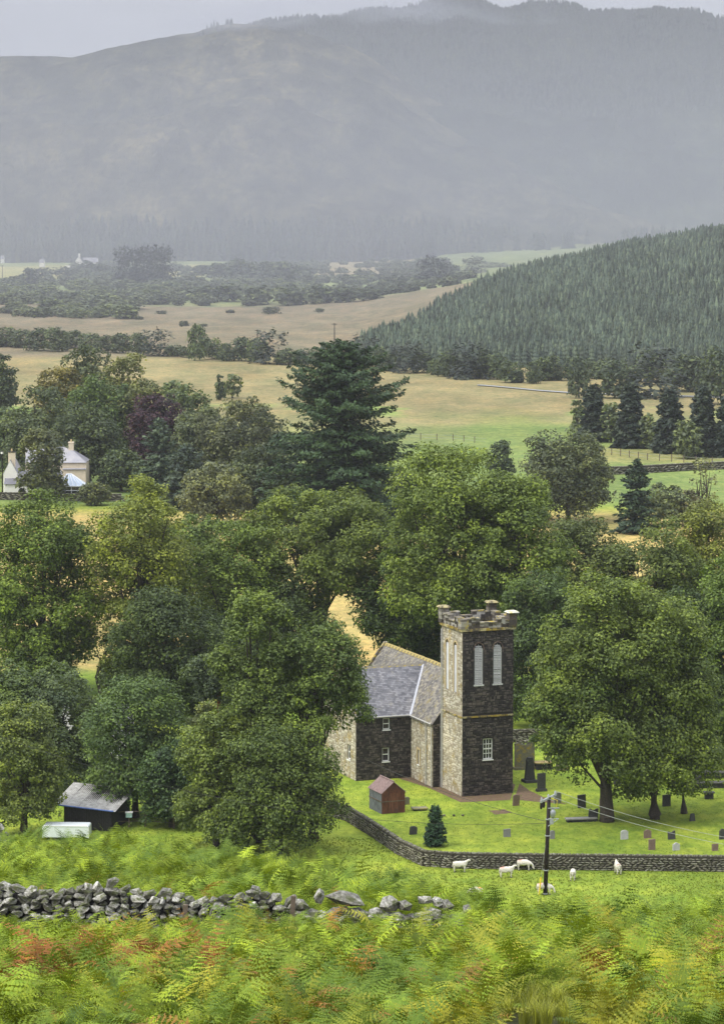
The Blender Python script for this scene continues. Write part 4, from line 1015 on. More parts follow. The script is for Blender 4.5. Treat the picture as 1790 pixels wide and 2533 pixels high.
tabletomb(1436, 2032, 2.6, .7, .2, 'flat grey slab tomb running left from the notched black headstone', M_gg)
tabletomb(1752, 1976, .9, .6, .5, 'small dark box tomb low on the shaded grass at right', M_gd, .1)
patch('worn_grave_plot', gp([(1208, 2006), (1250, 2002), (1262, 2010), (1225, 2016)]), M_soil, 'bare soil patch of a grave on the lawn before the tower', n=3)
for i, (u, t) in enumerate(((1098, 'left'), (1122, 'middle'), (1144, 'right'))):
    g = G(u, 2019); o = link('marker_stone', ROCKS[i], None, loc=(g.x, g.y, .08), rot=(0, .2*i, i), scale=(.32, .3, .36)); tag(o, 'tiny dark marker stone on the lawn, %s one of three in a row' % t, 'marker stone', 'three tiny marker stones')

def fence(pts, label, h=1.1, rails=3, sp=1.8, name='wooden_fence', r=.06):
    root = empty(name, pts[0], label, 'fence'); b = root.location.copy(); P_ = [Vector(p)-b for p in pts]
    pm_ = MB(); pm_.box((0, 0, h/2-.1), (r*2, r*2, h+.3)); pme = pm_.mesh('post', M_post)
    for i in range(len(P_)-1):
        a, c = P_[i], P_[i+1]; L = (c-a).length; n = max(1, round(L/sp)); t = (c-a).normalized()
        for k in range(n+(i == len(P_)-2)): link('post', pme, root, loc=a+t*(L*k/n))
        for k in range(rails):
            m = MB(); z = h*(.35+.6*k/max(1, rails-1)); m.tube([a+Z_*z, c+Z_*z], r*.5, 5); m.obj('rail', M_post, root)
    return root
fence(gp([(762, 1972), (795, 1990), (826, 2020)]), 'weathered timber rail fence where the churchyard wall meets the big left tree', sp=1.1)
fence(gp([(282, 2046), (360, 2044), (430, 2050)]), 'low timber rail fence right of the black shed', h=1.3, rails=2)
def far_fence(pts, label):
    root = empty('wire_fence', pts[0], label, 'fence'); b = root.location.copy(); P_ = [Vector(p)-b for p in pts]
    pm_ = MB(); pm_.box((0, 0, .6), (.16, .16, 1.6)); pme = pm_.mesh('post', M_post)
    for i in range(len(P_)-1):
        a, c = P_[i], P_[i+1]; n = max(1, round((c-a).length/3.2)); t = (c-a)
        for k in range(n): link('post', pme, root, loc=a+t*(k/n))
        for z in (.5, 1.1): m = MB(); m.tube([a+Z_*z, c+Z_*z], .02, 4); m.obj('wire', M_wire, root)
far_fence(gp([(1490, 1122), (1600, 1138), (1720, 1146), (1800, 1150)]), 'post and wire fence along the upper edge of the pale green meadow')
far_fence(gp([(1000, 1086), (1120, 1090), (1200, 1098)]), 'post and wire fence between straw field and green meadow right of the tall conifer')

# ---- utility pole
def pole():
    D = 216; b = P(1347, 2222, D); b.z = gz(b.x, b.y)-.3; top = P(1357, 1972, D)
    root = empty('utility_pole', b, 'dark creosoted utility pole with galvanised crossarm and cables at the field edge', 'utility pole'); T = top-b
    m = MB(); m.tube([(0, 0, 0), T*.5, T], [.17, .15, .13], 12); m.obj('pole', M_pole, root, smooth=True)
    ca = T+Vector((-.05, -.1, -.05)); d = (P(1371, 1966, D+1.1)-P(1332, 1985, D-1.1)).normalized()
    m = MB(); q = d.to_track_quat('X', 'Z').to_matrix(); m.box(ca, (2.5, .12, .14), M=q); m.obj('crossarm', M_galv, root)
    for k in (-1.1, 0, 1.1):
        m = MB(); p = ca+d*k; m.tube([p, p+Z_*.1, p+Z_*.22, p+Z_*.3], [.03, .08, .07, .03], 8); m.obj('insulator', M_lead, root)
    for k in (-1.15, -.75):
        m = MB(); p = ca+d*k-Z_*.1; m.tube([p, p-Z_*.3, p-Z_*.45], [.09, .11, .05], 8); m.obj('hanging_insulator', M_pole, root)
    m = MB(); p = T*.84+Vector((.32, -.1, 0)); m.tube([p+Vector((0, 0, .35)), p+Vector((0, 0, .2)), p, p-Z_*.3], [.08, .2, .2, .12], 10); m.obj('pole_switch', M_galv, root, smooth=True)
    m = MB(); m.box(p+Vector((.05, 0, .42)), (.8, .18, .06)); m.box(p+Vector((-.1, 0, -.55)), (.28, .2, .4)); m.obj('switch_bracket', M_galv, root)
    m = MB(); m.tube([T*.72+Vector((0, -.15, 0)), T*.78+Vector((.75, -.15, .1))], .03, 6); m.tube([T*.78+Vector((0, -.15, .1)), T*.78+Vector((.75, -.15, .1))], .03, 6); m.obj('brace', M_galv, root)
    for z in (.05, .28, .62, .78):
        m = MB(); m.tube([T*z, T*z+Z_*.07], .19, 12); m.obj('metal_band', M_galv, root)
    for k in (-.1, .25):
        m = MB(); a = ca+d*k; e = p+Vector((k, 0, .45)); m.tube([a, a.lerp(e, .5)+Vector((.3, 0, .15)), e], .02, 5); m.obj('jumper_lead', M_yplastic if k > 0 else M_wire, root)
    m = MB(); st = Vector((-.45, -.3, .4)); m.tube([st, st+Vector((.14, .1, 1.25))], .05, 6); m.obj('stay_guard', M_yplastic, root)
    m = MB(); m.tube([st+Vector((.14, .1, 1.25)), T*.7], .012, 4); m.obj('stay_wire', M_wire, root)
    return b+ca, d
pc, pd = pole()
def wire(a, b, sag, r, mat, label):
    pts = [a.lerp(b, t/24)-Z_*sag*4*(t/24)*(1-t/24) for t in range(25)]
    m = MB(); c = pts[0].copy(); m.tube([p-c for p in pts], r, 5); o = m.obj('cable', mat, loc=c); tag(o, label, 'cable', 'overhead cables on the pole')
wire(pc+pd*1.1+Z_*.3, P(2150, 2110, 190), .9, .014, M_wire, 'upper pale overhead cable running right from the crossarm')
wire(pc+Z_*.2, P(2150, 2130, 186), .9, .014, M_wire, 'lower pale overhead cable running right from the pole top')
pb = P(1352, 2032, 216)
wire(pb, P(885, 1869, 262), .5, .018, M_dwire, 'dark cable climbing left from the pole across the tower foot to the church')
wire(P(1352, 2036, 216), P(-60, 1800, 214), 2.2, .012, M_dwire, 'long thin cable crossing the left hand trees')

# ---- sheep
def sheep_mesh(name, graze, face_mat, wool):
    B = []  # (pos, radius)
    e = []
    def chain(pts, par=None):
        last = par
        for p, r in pts:
            B.append((p, r)); i = len(B)-1
            if last is not None: e.append((last, i))
            last = i
        return last
    chain([((0, 0, .60), (.20, .23))])
    f = chain([((.22, 0, .62), (.21, .24)), ((.42, 0, .63), (.17, .21))], 0)
    r_ = chain([((-.22, 0, .61), (.22, .24)), ((-.42, 0, .60), (.17, .20)), ((-.50, 0, .52), (.05, .06)), ((-.52, 0, .40), (.03, .03))], 0)
    if graze: chain([((.56, 0, .55), (.12, .12)), ((.66, 0, .38), (.09, .09)), ((.72, 0, .22), (.075, .07)), ((.76, 0, .10), (.045, .045))], f)
    else: chain([((.54, 0, .76), (.12, .12)), ((.62, 0, .90), (.09, .095)), ((.74, 0, .90), (.07, .075)), ((.84, 0, .85), (.045, .045))], f)
    for sy in (-1, 1):
        chain([((.36, sy*.12, .45), (.085, .085)), ((.36, sy*.13, .24), (.04, .04)), ((.37, sy*.13, .03), (.033, .033))], f)
        chain([((-.36, sy*.12, .45), (.10, .10)), ((-.42, sy*.13, .26), (.045, .045)), ((-.38, sy*.13, .03), (.033, .033))], 3)
    me = bpy.data.meshes.new(name); me.from_pydata([p for p, r in B], e, [])
    o = bpy.data.objects.new(name+'_tmp', me); COL.objects.link(o)
    sk = o.modifiers.new('s', 'SKIN'); lay = me.skin_vertices[0] if me.skin_vertices else None
    for i, (p, r) in enumerate(B): lay.data[i].radius = r
    lay.data[0].use_root = True
    ss = o.modifiers.new('d', 'SUBSURF'); ss.levels = 2; ss.render_levels = 2
    dg = bpy.context.evaluated_depsgraph_get(); out = bpy.data.meshes.new_from_object(o.evaluated_get(dg)); out.name = name
    bpy.data.objects.remove(o)
    rng = np.random.default_rng(1); co = np.empty(len(out.vertices)*3, np.float32); out.vertices.foreach_get('co', co); co = co.reshape(-1, 3)
    nn = np.array([v.normal[:] for v in out.vertices]); woolm = (co[:, 2] > .36) & (co[:, 0] < .55)
    co += nn*(woolm*rng.normal(0, .012, len(co)))[:, None]; out.vertices.foreach_set('co', co.ravel())
    out.materials.clear(); out.materials.append(wool); out.polygons.foreach_set('use_smooth', np.ones(len(out.polygons), dtype=bool)); out.update()
    return out
def wool_mat():
    m, nt, b = new_mat('sheep_wool'); co = objco(nt); n = noise_tex(nt, 9, 4, .7, co)
    c = ramp(nt, n, [(.3, (.48, .44, .36)), (.7, (.72, .69, .61))])
    v = nt.nodes.new('ShaderNodeVectorMath'); v.operation = 'DISTANCE'; nt.links.new(co, v.inputs[0]); v.inputs[1].default_value = (-.30, 0, .86)
    k = ramp(nt, v.outputs['Value'], [(.14, (1, 1, 1)), (.26, (0, 0, 0))]); oi = nt.nodes.new('ShaderNodeObjectInfo').outputs['Color']
    c = mixc(nt, k, c, mixc(nt, 1.0, c, oi, 'MULTIPLY'))
    nt.links.new(c, b.inputs['Base Color']); b.inputs['Roughness'].default_value = 1; b.inputs['Specular IOR Level'].default_value = 0; bump(nt, b, n, .8, .03); return m
M_wool = wool_mat()
SG = sheep_mesh('grazing_sheep_body', True, None, M_wool); SS = sheep_mesh('standing_sheep_body', False, None, M_wool)
M_face = simple('sheep_ear_and_face', (.60, .52, .44), .9, bmp=0); M_hoof = simple('dark_hoof', (.03, .025, .02), .8, bmp=0)
def sheep(u, vfeet, rz, graze, mark, label, sc=1.0, z=None):
    g = G(u, vfeet); g.z = gz(g.x, g.y)
    root = empty('sheep', g, label, 'sheep', 'white sheep grazing below the churchyard wall', rz=rz); root.scale = (sc,)*3
    o = link('body', SG if graze else SS, root); o.color = (*mark, 1)
    hp = Vector((.69, 0, .30)) if graze else Vector((.64, 0, .95))
    for sy in (-1, 1):
        m = MB(); m.add([hp+Vector((0, sy*.05, 0)), hp+Vector((-.05, sy*.17, -.01)), hp+Vector((-.02, sy*.20, -.05)), hp+Vector((.03, sy*.07, -.04))], [(0, 1, 2, 3)]); m.obj('ear', M_face, root)
        for lx in (.37, -.38): m = MB(); m.box((lx+.01, sy*.13, .03), (.09, .07, .06)); m.obj('hoof', M_hoof, root)
pk = (1, .55, .5)
sheep(1136, 2157, R(2), False, (1, 1, 1), 'white sheep standing side on nearest the wall corner, leftmost of the flock')
sheep(1251, 2171, R(8), False, pk, 'white sheep with head up in the open field, second from the left')
sheep(1295, 2153, R(-6), True, pk, 'white sheep with pink rump mark close below the wall, just left of the pole')
sheep(1416, 2177, R(82), True, (1, 1, 1), 'white sheep facing away just right of the pole')
sheep(1527, 2162, R(98), False, (.6, .5, .45), 'rightmost white sheep standing end on against the wall')
sheep(1345, 2213, R(0), True, pk, 'white sheep grazing right behind the foot of the utility pole', 1.05)
sheep(1176, 2222, R(-160), True, (1, .45, .2), 'white sheep with orange mark half hidden by bracken left of the pole')

# ---- left buildings
def black_shed():
    D = 238; root_p = G(177, 2051); D = root_p.y
    root = empty('tarred_shed', root_p, 'low black timber shed with pale rusty tin roof and blue gutter at the left', 'shed', rz=R(-14))
    V = lambda a, b, z: Vector((a, b, z))
    w, l, h0, h1 = 3.4, 4.6, 1.95, 2.75
    m = MB(); m.add([V(-.6, 0, 0), V(w, 0, 0), V(w, l, 0), V(-.6, l, 0), V(-.6, 0, h0), V(w, 0, h0-.25), V(w, l, h1-.2), V(-.6, l, h1)], [(0, 1, 5, 4), (1, 2, 6, 5), (2, 3, 7, 6), (3, 0, 4, 7), (4, 5, 6, 7)]); m.obj('wall', M_wood, root)
    bd = MB(); bd.span(0, .15, -.03, 0, 0, 1); bme = None
    k = 22
    for i in range(k):
        x0 = -.6+(w+.6)*i/k; x1 = -.6+(w+.6)*(i+1)/k; hh = h0-.25*(x1+.6)/(w+.6)
        m = MB(); m.span(x0+.006, x1-.006, -.035-.012*(i % 2), -.003, 0, hh-.03); m.obj('board', M_wood, root)
    n = 5
    for i in range(n):
        x0 = -1.5+(w+1.9)*i/n; x1 = -1.5+(w+1.9)*(i+1)/n+.04; f = lambda x: -.25*(x+.6)/(w+.6)
        o = V(x0, -.35, h0+.02+f((x0+x1)/2)+.012*(i % 2)); s = Vector((0, l+.6, h1-h0+.05)).normalized(); m = MB()
        a_ = Vector((1, 0, -.062)).normalized()
        corr(m, o, a_, s, Vector((0, -.1, 1)), x1-x0, l+.7, pitch=.14, amp=.02); m.obj('roof_sheet', M_tin, root)
    m = MB(); m.tube([V(-1.5, -.4, h0+.08), V(w+.3, -.4, h0-.25)], .06, 8); m.obj('gutter', M_blue, root)
    m = MB(); m.span(1.5, 2.4, -.06, -.05, .1, 1.5); m.obj('door', M_wood, root)
black_shed()
def trailer():
    g = G(105, 2079); root = empty('white_trailer', g, 'low white panelled trailer box with rounded end in front of the black shed', 'trailer', rz=R(-3))
    L = 117*g.y/F; h = 1.15
    prof = [(0, .25), (L, .25), (L, h-.12), (L-.04, h-.04), (L-.14, h), (.1, h), (0, h-.1)]
    n = len(prof); vs = [(x, 0, z) for x, z in prof]+[(x, 1.7, z) for x, z in prof]
    m = MB(); m.add(vs, [tuple(range(n)), tuple(reversed(range(n, 2*n)))]+[(i+n, (i+1) % n+n, (i+1) % n, i) for i in range(n)]); m.obj('box', M_caravan, root)
    for i in range(5): m = MB(); m.span(.08+(L-.16)*i/5, .08+(L-.16)*(i+1)/5-.03, -.02, -.002, .3, h*.55); m.obj('panel', M_caravan, root)
    for i in range(4): m = MB(); m.span(.08+(L-.16)*i/4, .08+(L-.16)*(i+1)/4-.03, -.02, -.002, h*.58, h-.14); m.obj('panel', M_caravan, root)
    for x in (.9, L-.9): m = MB(); m.tube([(x, .1, .25), (x, .3, .25)], .27, 14); m.obj('wheel', M_wood, root)
    m = MB(); m.tube([(L+.01, -.02, .25), (L+.01, -.02, h-.1), (L-.1, -.02, h+.01), (.1, -.02, h+.01)], .03, 6); m.obj('edge_trim', M_white, root)
trailer()
def hive():
    g = G(320, 2046); root = empty('teal_box', g, 'pale teal box on a post by the rail fence right of the black shed', 'box')
    m = MB(); m.box((0, 0, 1.0), (.5, .4, .36)); m.obj('box', M_teal, root); m = MB(); m.box((0, 0, 1.22), (.6, .5, .07)); m.obj('lid', M_white, root); m = MB(); m.box((0, 0, .4), (.1, .1, .85)); m.obj('post', M_post, root)
hive()
def block(root, x0, x1, y0, y1, h, rh, wallm, roofm, hip=False, axis='x', seed=1, gabn='wall', eave=.2, sl=True):
    """walls and gabled or hipped roof, local metres"""
    V = lambda a, b, z: Vector((a, b, z)); rng = np.random.default_rng(seed)
    m = MB(); m.add([V(x0, y0, 0), V(x1, y0, 0), V(x1, y1, 0), V(x0, y1, 0), V(x0, y0, h), V(x1, y0, h), V(x1, y1, h), V(x0, y1, h)], [(0, 1, 5, 4), (1, 2, 6, 5), (2, 3, 7, 6), (3, 0, 4, 7)])
    if axis == 'x': A, Bp = V(x0, (y0+y1)/2, h+rh), V(x1, (y0+y1)/2, h+rh); run = (y1-y0)/2
    else: A, Bp = V((x0+x1)/2, y0, h+rh), V((x0+x1)/2, y1, h+rh); run = (x1-x0)/2
    if hip == 'both':
        t = (Bp-A).normalized(); A = A+t*run*.95; Bp = Bp-t*run*.95
    elif hip == 'end': t = (Bp-A).normalized(); Bp = Bp-t*run*.95
    if not hip or hip == 'end':
        m.add([V(x0, y0, h), V(x0, y1, h), A] if axis == 'x' else [V(x0, y0, h), V(x1, y0, h), A], [(0, 1, 2)])
    if not hip: m.add([V(x1, y0, h), V(x1, y1, h), Bp] if axis == 'x' else [V(x0, y1, h), V(x1, y1, h), Bp], [(0, 1, 2)])
    m.obj('wall', wallm, root)
    e = eave; q = rh/run*e
    c = [V(x0-e*.3, y0-e, h-q), V(x1+e*.3, y0-e, h-q), V(x1+e*.3, y1+e, h-q), V(x0-e*.3, y1+e, h-q)]
    if axis == 'y': c = [V(x0-e, y0-e*.3, h-q), V(x1+e, y0-e*.3, h-q), V(x1+e, y1+e*.3, h-q), V(x0-e, y1+e*.3, h-q)]
    up = Z_*.06
    polys = [(c[0], c[1], Bp, A), (c[2], c[3], A, Bp)] if axis == 'x' else [(c[1], c[2], Bp, A), (c[3], c[0], A, Bp)]
    if hip: polys.append((c[1], c[2], Bp) if axis == 'x' else (c[2], c[3], Bp))
    if hip == 'both': polys.append((c[3], c[0], A) if axis == 'x' else (c[0], c[1], A))
    for p in polys:
        m = MB(); n = len(p); pp = [v+up for v in p]; lo = list(p)
        m.add(pp+lo, [tuple(range(n)), tuple(reversed(range(n, 2*n)))]+[(i+n, (i+1) % n+n, (i+1) % n, i) for i in range(n)], rng.random())
        m.obj('roof', roofm, root)
    m = MB(); m.tube([A+up*1.5, Bp+up*1.5], .07, 6); m.obj('ridge_cap', M_lead, root)
def chimney(root, x, y, z0, z1, w, d, mat, pots=1, band=False):
    m = MB(); m.span(x-w/2, x+w/2, y-d/2, y+d/2, z0, z1); c = m.obj('chimney', mat, root)
    m = MB(); m.span(x-w/2-.08, x+w/2+.08, y-d/2-.08, y+d/2+.08, z1+.002, z1+.16); m.obj('chimney_cope', M_wood if band else mat, c)
    for i in range(pots): m = MB(); m.tube([(x+(i-(pots-1)/2)*.5, y, z1+.16), (x+(i-(pots-1)/2)*.5, y, z1+.62)], [.16, .12], 8); m.obj('chimney_pot', M_creamst, c)
def win(root, x0, x1, z0, z1, y, nx=2, ny=2):
    f = MB(); t = .09
    for q in ((x0, x1, z0, z0+t), (x0, x1, z1-t, z1), (x0, x0+t, z0+t, z1-t), (x1-t, x1, z0+t, z1-t)): f.span(q[0], q[1], y-.08, y-.003, q[2], q[3])
    for i in range(1, nx): xx = x0+(x1-x0)*i/nx; f.span(xx-.03, xx+.03, y-.07, y-.004, z0+t, z1-t)
    w = f.obj('window', M_white, root); g = MB(); g.span(x0+.02, x1-.02, y-.04, y-.002, z0+.02, z1-.02); g.obj('pane', M_glass, w)
M_hslate = stone_mat('house_slates', [(.2, (.14, .14, .16)), (.5, (.22, .215, .24)), (.8, (.30, .30, .32))], (.26, .25, .2), .3, 1)
def farmhouse():
    g = G(10, 1230); D = g.y; k = D/F; X = lambda u: (u-10)*k; Zv = lambda v: P(0, v, D).z
    root = empty('farmhouse', g, 'cream rendered farmhouse with slate roofs and glass conservatory behind the left hand trees', 'house')
    block(root, X(12), X(152), 0, 5.0, Zv(1196), 1.9, M_wrender, M_hslate, axis='x', seed=3)
    block(root, X(8), X(43), 1.0, 8, Zv(1172), 2.2, M_wrender, M_hslate, axis='y', seed=4)
    block(root, X(55), X(207), 6, 12.5, Zv(1146)-.3, 2.2, M_render, M_hslate, hip='end', axis='x', seed=5)
    block(root, X(150), X(207), 5.2, 6.6, Zv(1168), .01, M_render, M_hslate, axis='x', seed=6)
    chimney(root, X(28), 2.0, Zv(1172), Zv(1121), 1.15, .9, M_render, 1, True)
    chimney(root, X(166), 9.2, Zv(1146), Zv(1109)+.2, .85, 1.2, M_render, 1)
    chimney(root, X(57), 9.2, Zv(1140), Zv(1118), .8, 1.1, M_wrender, 0)
    win(root, X(121), X(133), Zv(1208), Zv(1197), 0); win(root, X(108), X(118), Zv(1208), Zv(1197), 0)
    m = MB(); K = 10; vs = [(X(48)+1.3*k*11*0, 0, 0)]
    m = MB(); cx = X(55); r = 9*k
    pts = [(cx-r, .1), (cx+r, .1)]+[(cx+r*math.cos(t), Zv(1208)-.6+r*1.1*math.sin(t)) for t in np.linspace(0, math.pi, 9)]
    n = len(pts); m.add([(x, -.05, z) for x, z in pts], [tuple(range(n))]); m.obj('arched_doorway', M_glass, root)
    # conservatory
    x0, x1 = X(151), X(217); ze, zr = Zv(1197), Zv(1172); y0, y1 = -4.2, 0
    m = MB(); m.span(x0+.1, x1-.1, y0+.1, y1, 0, .75); m.obj('conservatory_base', M_render, root)
    cw = 1.2; poly = [(x0, y1), (x0, y0+cw), (x0+cw, y0), (x1-cw, y0), (x1, y0+cw), (x1, y1)]
    fr = MB()
    for i in range(5):
        a, b = Vector((*poly[i], 0)), Vector((*poly[i+1], 0)); nn_ = max(1, round((b-a).length/.85))
        for j in range(nn_+1): p = a.lerp(b, j/nn_); fr.box((p.x, p.y, (ze+.75)/2), (.11, .11, ze-.75))
        for z in (.8, ze-.1, ze-.75): fr.tube([a+Z_*z, b+Z_*z], .06, 4)
    cf = fr.obj('conservatory_frame', M_cpipe, root)
    gm = MB()
    for i in range(5):
        a, b = Vector((*poly[i], .75)), Vector((*poly[i+1], .75)); gm.add([a, b, b+Z_*(ze-.75), a+Z_*(ze-.75)], [(0, 1, 2, 3)])
    gm.obj('conservatory_glazing', M_glass, root)
    ap, ap2 = Vector((X(170), y0+2.0, zr+.2)), Vector((X(182), y0+2.0, zr+.2)); ring = [Vector((p[0]*1.0, p[1], ze)) for p in poly]
    cen = Vector((sum(p[0] for p in poly)/6, (y0+y1)/2, ze)); ring = [cen+(p-cen)*1.05 for p in ring]
    tops = [ap, ap, ap, ap2, ap2, ap2]
    for i in range(5):
        a, b = ring[i], ring[i+1]; ta, tb = tops[i], tops[i+1]; kk = max(1, round((b-a).length/.8))
        for j in range(kk):
            m = MB(); q = [a.lerp(b, j/kk), a.lerp(b, (j+1)/kk), ta.lerp(tb, (j+1)/kk), ta.lerp(tb, j/kk)]
            m.add(q, [(0, 1, 2, 3)]); pn = m.obj('roof_sheet', M_cglass, root)
            m = MB(); m.tube([q[0], q[3]], .055, 4); m.obj('glazing_bar', M_cpipe, pn)
    m = MB(); m.tube(ring, .09, 6); m.tube([ap, ap2], .09, 6); m.obj('gutter', M_cpipe, root)
farmhouse()
def lamp():
    g = G(7, 1236); D = g.y; h = P(0, 1117, D).z
    root = empty('street_lamp', g, 'black lamp post with white head at the left edge beside the farmhouse', 'lamp post')
    m = MB(); m.tube([(0, 0, 0), (0, 0, h*.5), (0, 0, h-.7)], [.12, .09, .08], 8); m.obj('post', M_pole, root)
    m = MB(); m.tube([(0, 0, h-.72), (0, 0, h-.4)], [.14, .24], 8); m.obj('collar', M_pole, root)
    m = MB(); m.tube([(0, 0, h-.4), (0, 0, h-.02)], [.2, .24], 8); m.obj('lantern', M_white, root); m = MB(); m.tube([(0, 0, h-.02), (0, 0, h+.18)], [.28, .06], 8); m.obj('lamp_cap', M_pole, root)
lamp()
def cottage(u, v, w, l, h, rh, label, wallm, roofm, rz=0, hip=False, seed=1, chim=None, name='cottage', axis='x'):
    g = G(u, v); root = empty(name, g, label, 'house', rz=rz)
    block(root, 0, w, 0, l, h, rh, wallm, roofm, axis=axis, hip=hip, seed=seed)
    for i in range(2): win(root, w*(.2+.4*i), w*(.2+.4*i)+1, 1, 2.1, 0)
    if chim: chimney(root, chim, l/2, h, h+rh+.8, .8, .8, wallm, 1)
cottage(205, 1900, 4.6, 5, 2.9, 2.2, 'grey roofed cottage with white walls showing through the bushy left tree', M_wrender, M_hslate, R(8), seed=8)
cottage(62, 1880, 3.2, 4, 4.6, 1.9, 'outbuilding whose grey roof tops the bushes at the far left', M_wrender, M_hslate, R(-20), hip='both', seed=9)
g_ = G(187, 664); 
def far_house():
    root = empty('distant_white_house', g_, 'tiny white house with grey roof beyond the far pale field on the left', 'house'); k = g_.y/F
    block(root, 0, 18*k*.9, 0, 8, 5.5, 3.5, M_wrender, M_hslate, axis='y'); block(root, 18*k, 54*k, 3, 11, 4.5, 3.4, M_wrender, M_hslate, axis='x')
    chimney(root, 9*k, 3, 8, 11, 1.4, 1.4, M_wrender, 0)
    m = MB(); m.span(-8, -1, 0, 1, 0, 2.2); m.obj('garden_wall', M_wrender, root)
far_house()
for (u, v, w, lab) in ((2, 645, 8, 'white cottage speck at the left edge of the far pale field'), (98, 655, 12, 'long low white farm building beside the distant house')):
    g2 = G(u, v+6); k = g2.y/F; root = empty('distant_cottage', g2, lab, 'house'); block(root, 0, w*k, 0, 6, 3.5, 2.5, M_wrender, M_hslate)
for (u, vt, vb, lab) in ((637, 815, 858, 'left thin utility pole in the valley beyond the hedge line'), (827, 799, 845, 'right thin utility pole in the brown moorland field'), (7, 655, 690, 'thin utility pole in the far pale field at the left edge')):
    g2 = G(u, vb); h = P(u, vt, g2.y).z; root = empty('utility_pole', g2, lab, 'utility pole', 'thin poles in the valley')
    m = MB(); m.tube([(0, 0, 0), (0, 0, h)], [.22, .16], 6); m.obj('pole', M_bark, root); m = MB(); m.span(-.9, .9, -.08, .08, h-.5, h-.3); m.obj('crossarm', M_bark, root)
# road glimpsed
m_, nt_, b_ = new_mat('wet_tarmac'); b_.inputs['Base Color'].default_value = (.24, .25, .27, 1); b_.inputs['Roughness'].default_value = .35
def road():
    pts = [G(u, v) for u, v in ((1180, 955), (1200, 956), (1260, 961), (1330, 968), (1420, 974), (1800, 985))]
    V = []; Fc = []
    for i, p in enumerate(pts):
        for dy in (-1.8, 1.8): q = (p.x, p.y+dy); V.append((q[0], q[1], gz(*q)+.25))
    for i in range(len(pts)-1): Fc.append((2*i, 2*i+2, 2*i+3, 2*i+1))
    me = bpy.data.meshes.new('road'); me.from_pydata(V, [], Fc); me.materials.append(m_); tag(link('road', me), kind='structure', label='wet grey road along the foot of the conifer plantation')
road()

# ================================================================== TREES
K_ = lambda u, vt, hw, vb, label, col, seed, **k: broadleaf(u, vt, hw, vb, label, col, seed, **{'cb': .05, **k})
OL = (.102, .140, .028); DG = (.062, .092, .028); MG = (.092, .132, .032); YG = (.155, .155, .032); GG = (.085, .10, .050); BO = (.13, .11, .034)
gb = 'broadleaf trees in the belt behind the church'
K_(110, 1207, 165, 1712, 'huge olive sycamore filling the left edge below the farmhouse', OL, 1, group=gb, lobes=22)
K_(352, 1176, 140, 1722, 'tall yellow green tree with pale field glimpsed through its crown', (.145, .165, .034), 2, group=gb, cb=.30, skirt=6, lobes=20, sparse=.08, cover=2.3)
K_(585, 1290, 145, 1700, 'rounded olive tree between the yellow green tree and the broad sycamore', OL, 3, group=gb)
K_(790, 1200, 205, 1684, 'broad brownish olive sycamore whose dark trunk stands against the golden field', (.104, .132, .030), 4, group=gb, lobes=22, cb=.33, skirt=0)
K_(1115, 1088, 178, 1725, 'tallest rounded green tree directly behind the tower', (.122, .158, .034), 5, group=gb, lobes=30, cb=.25)
K_(1262, 1165, 150, 1735, 'big green tree joined to the tallest one right of the tower', (.112, .148, .032), 6, group=gb, lobes=20, cb=.12)
K_(1010, 1330, 145, 1700, 'dark green tree low behind the church roof and tower', DG, 7, group=gb, cb=.25)
K_(1445, 1255, 135, 1640, 'dark olive tree in front of the small dark conifer', (.085, .105, .032), 8, group=gb)
K_(1625, 1275, 130, 1660, 'olive tree with drooping clumps under the sparse young trees', (.10, .125, .034), 9, group=gb)
K_(1750, 1222, 110, 1640, 'yellowish topped tree at the right edge beneath the green meadow', (.135, .15, .036), 10, group=gb)
K_(1330, 1390, 130, 1800, 'shaded dark green tree immediately right of the tower', DG, 11, group=gb, cb=.05)
K_(1810, 1350, 120, 1900, 'green tree cut by the right picture edge beside the great sycamore', MG, 12, group=gb, cb=.1)
K_(1700, 1430, 120, 1890, 'mid green tree behind the right shoulder of the churchyard sycamore', DG, 13, group=gb, cb=.05)
gc = 'great trees round the churchyard'
K_(1500, 1385, 185, 2032, 'great churchyard sycamore left of the pair, orange tinged at its top', (.115, .148, .036), 14, group=gc, lobes=24, bottom_v=1962, ratio=.8, r0=.55)
K_(1618, 1480, 165, 2026, 'right hand great churchyard sycamore spreading over the headstones', (.110, .142, .034), 15, group=gc, lobes=22, bottom_v=1985, ratio=.8, r0=.5)
K_(1500, 1600, 110, 2034, 'leaning sycamore stem whose low bough sweeps left towards the tower', (.105, .145, .036), 16, group=gc, bottom_v=1880, r0=.3, lobes=14, off=-85)
K_(420, 1450, 165, 1775, 'very dark ivy covered tree behind the oak, above the cottage', (.048, .068, .022), 17, group=gb, cb=.04)
K_(640, 1440, 118, 2085, 'big oak like tree masking the left end of the church', (.102, .136, .034), 18, group=gc, lobes=20, bottom_v=1960, ratio=.8)
K_(775, 1530, 125, 2080, 'right hand bough tree reaching out over the church roof', (.094, .130, .032), 19, group=gc, bottom_v=1800, skirt=7, off=15, ratio=.8, lobes=14)
K_(690, 1770, 165, 2112, 'dense low crown touching the bracken left of the churchyard wall', (.088, .118, .032), 20, group=gc, cb=.03, ratio=.7, lobes=20)
K_(535, 1745, 118, 2098, 'leafy yellow green bush tree left of the dense low crown', (.112, .142, .040), 21, group=gc, cb=.03, ratio=.7)
K_(520, 1735, 75, 2020, 'pale fluffy willow behind a thin red trunk', (.16, .18, .08), 22, group=gc, cb=.1, sparse=.1, r0=.15)
K_(335, 1672, 135, 2022, 'bushy bright green ash hiding the grey cottage', (.085, .125, .045), 23, group=gc, cb=.03, ratio=.8, sparse=.12, lobes=18)
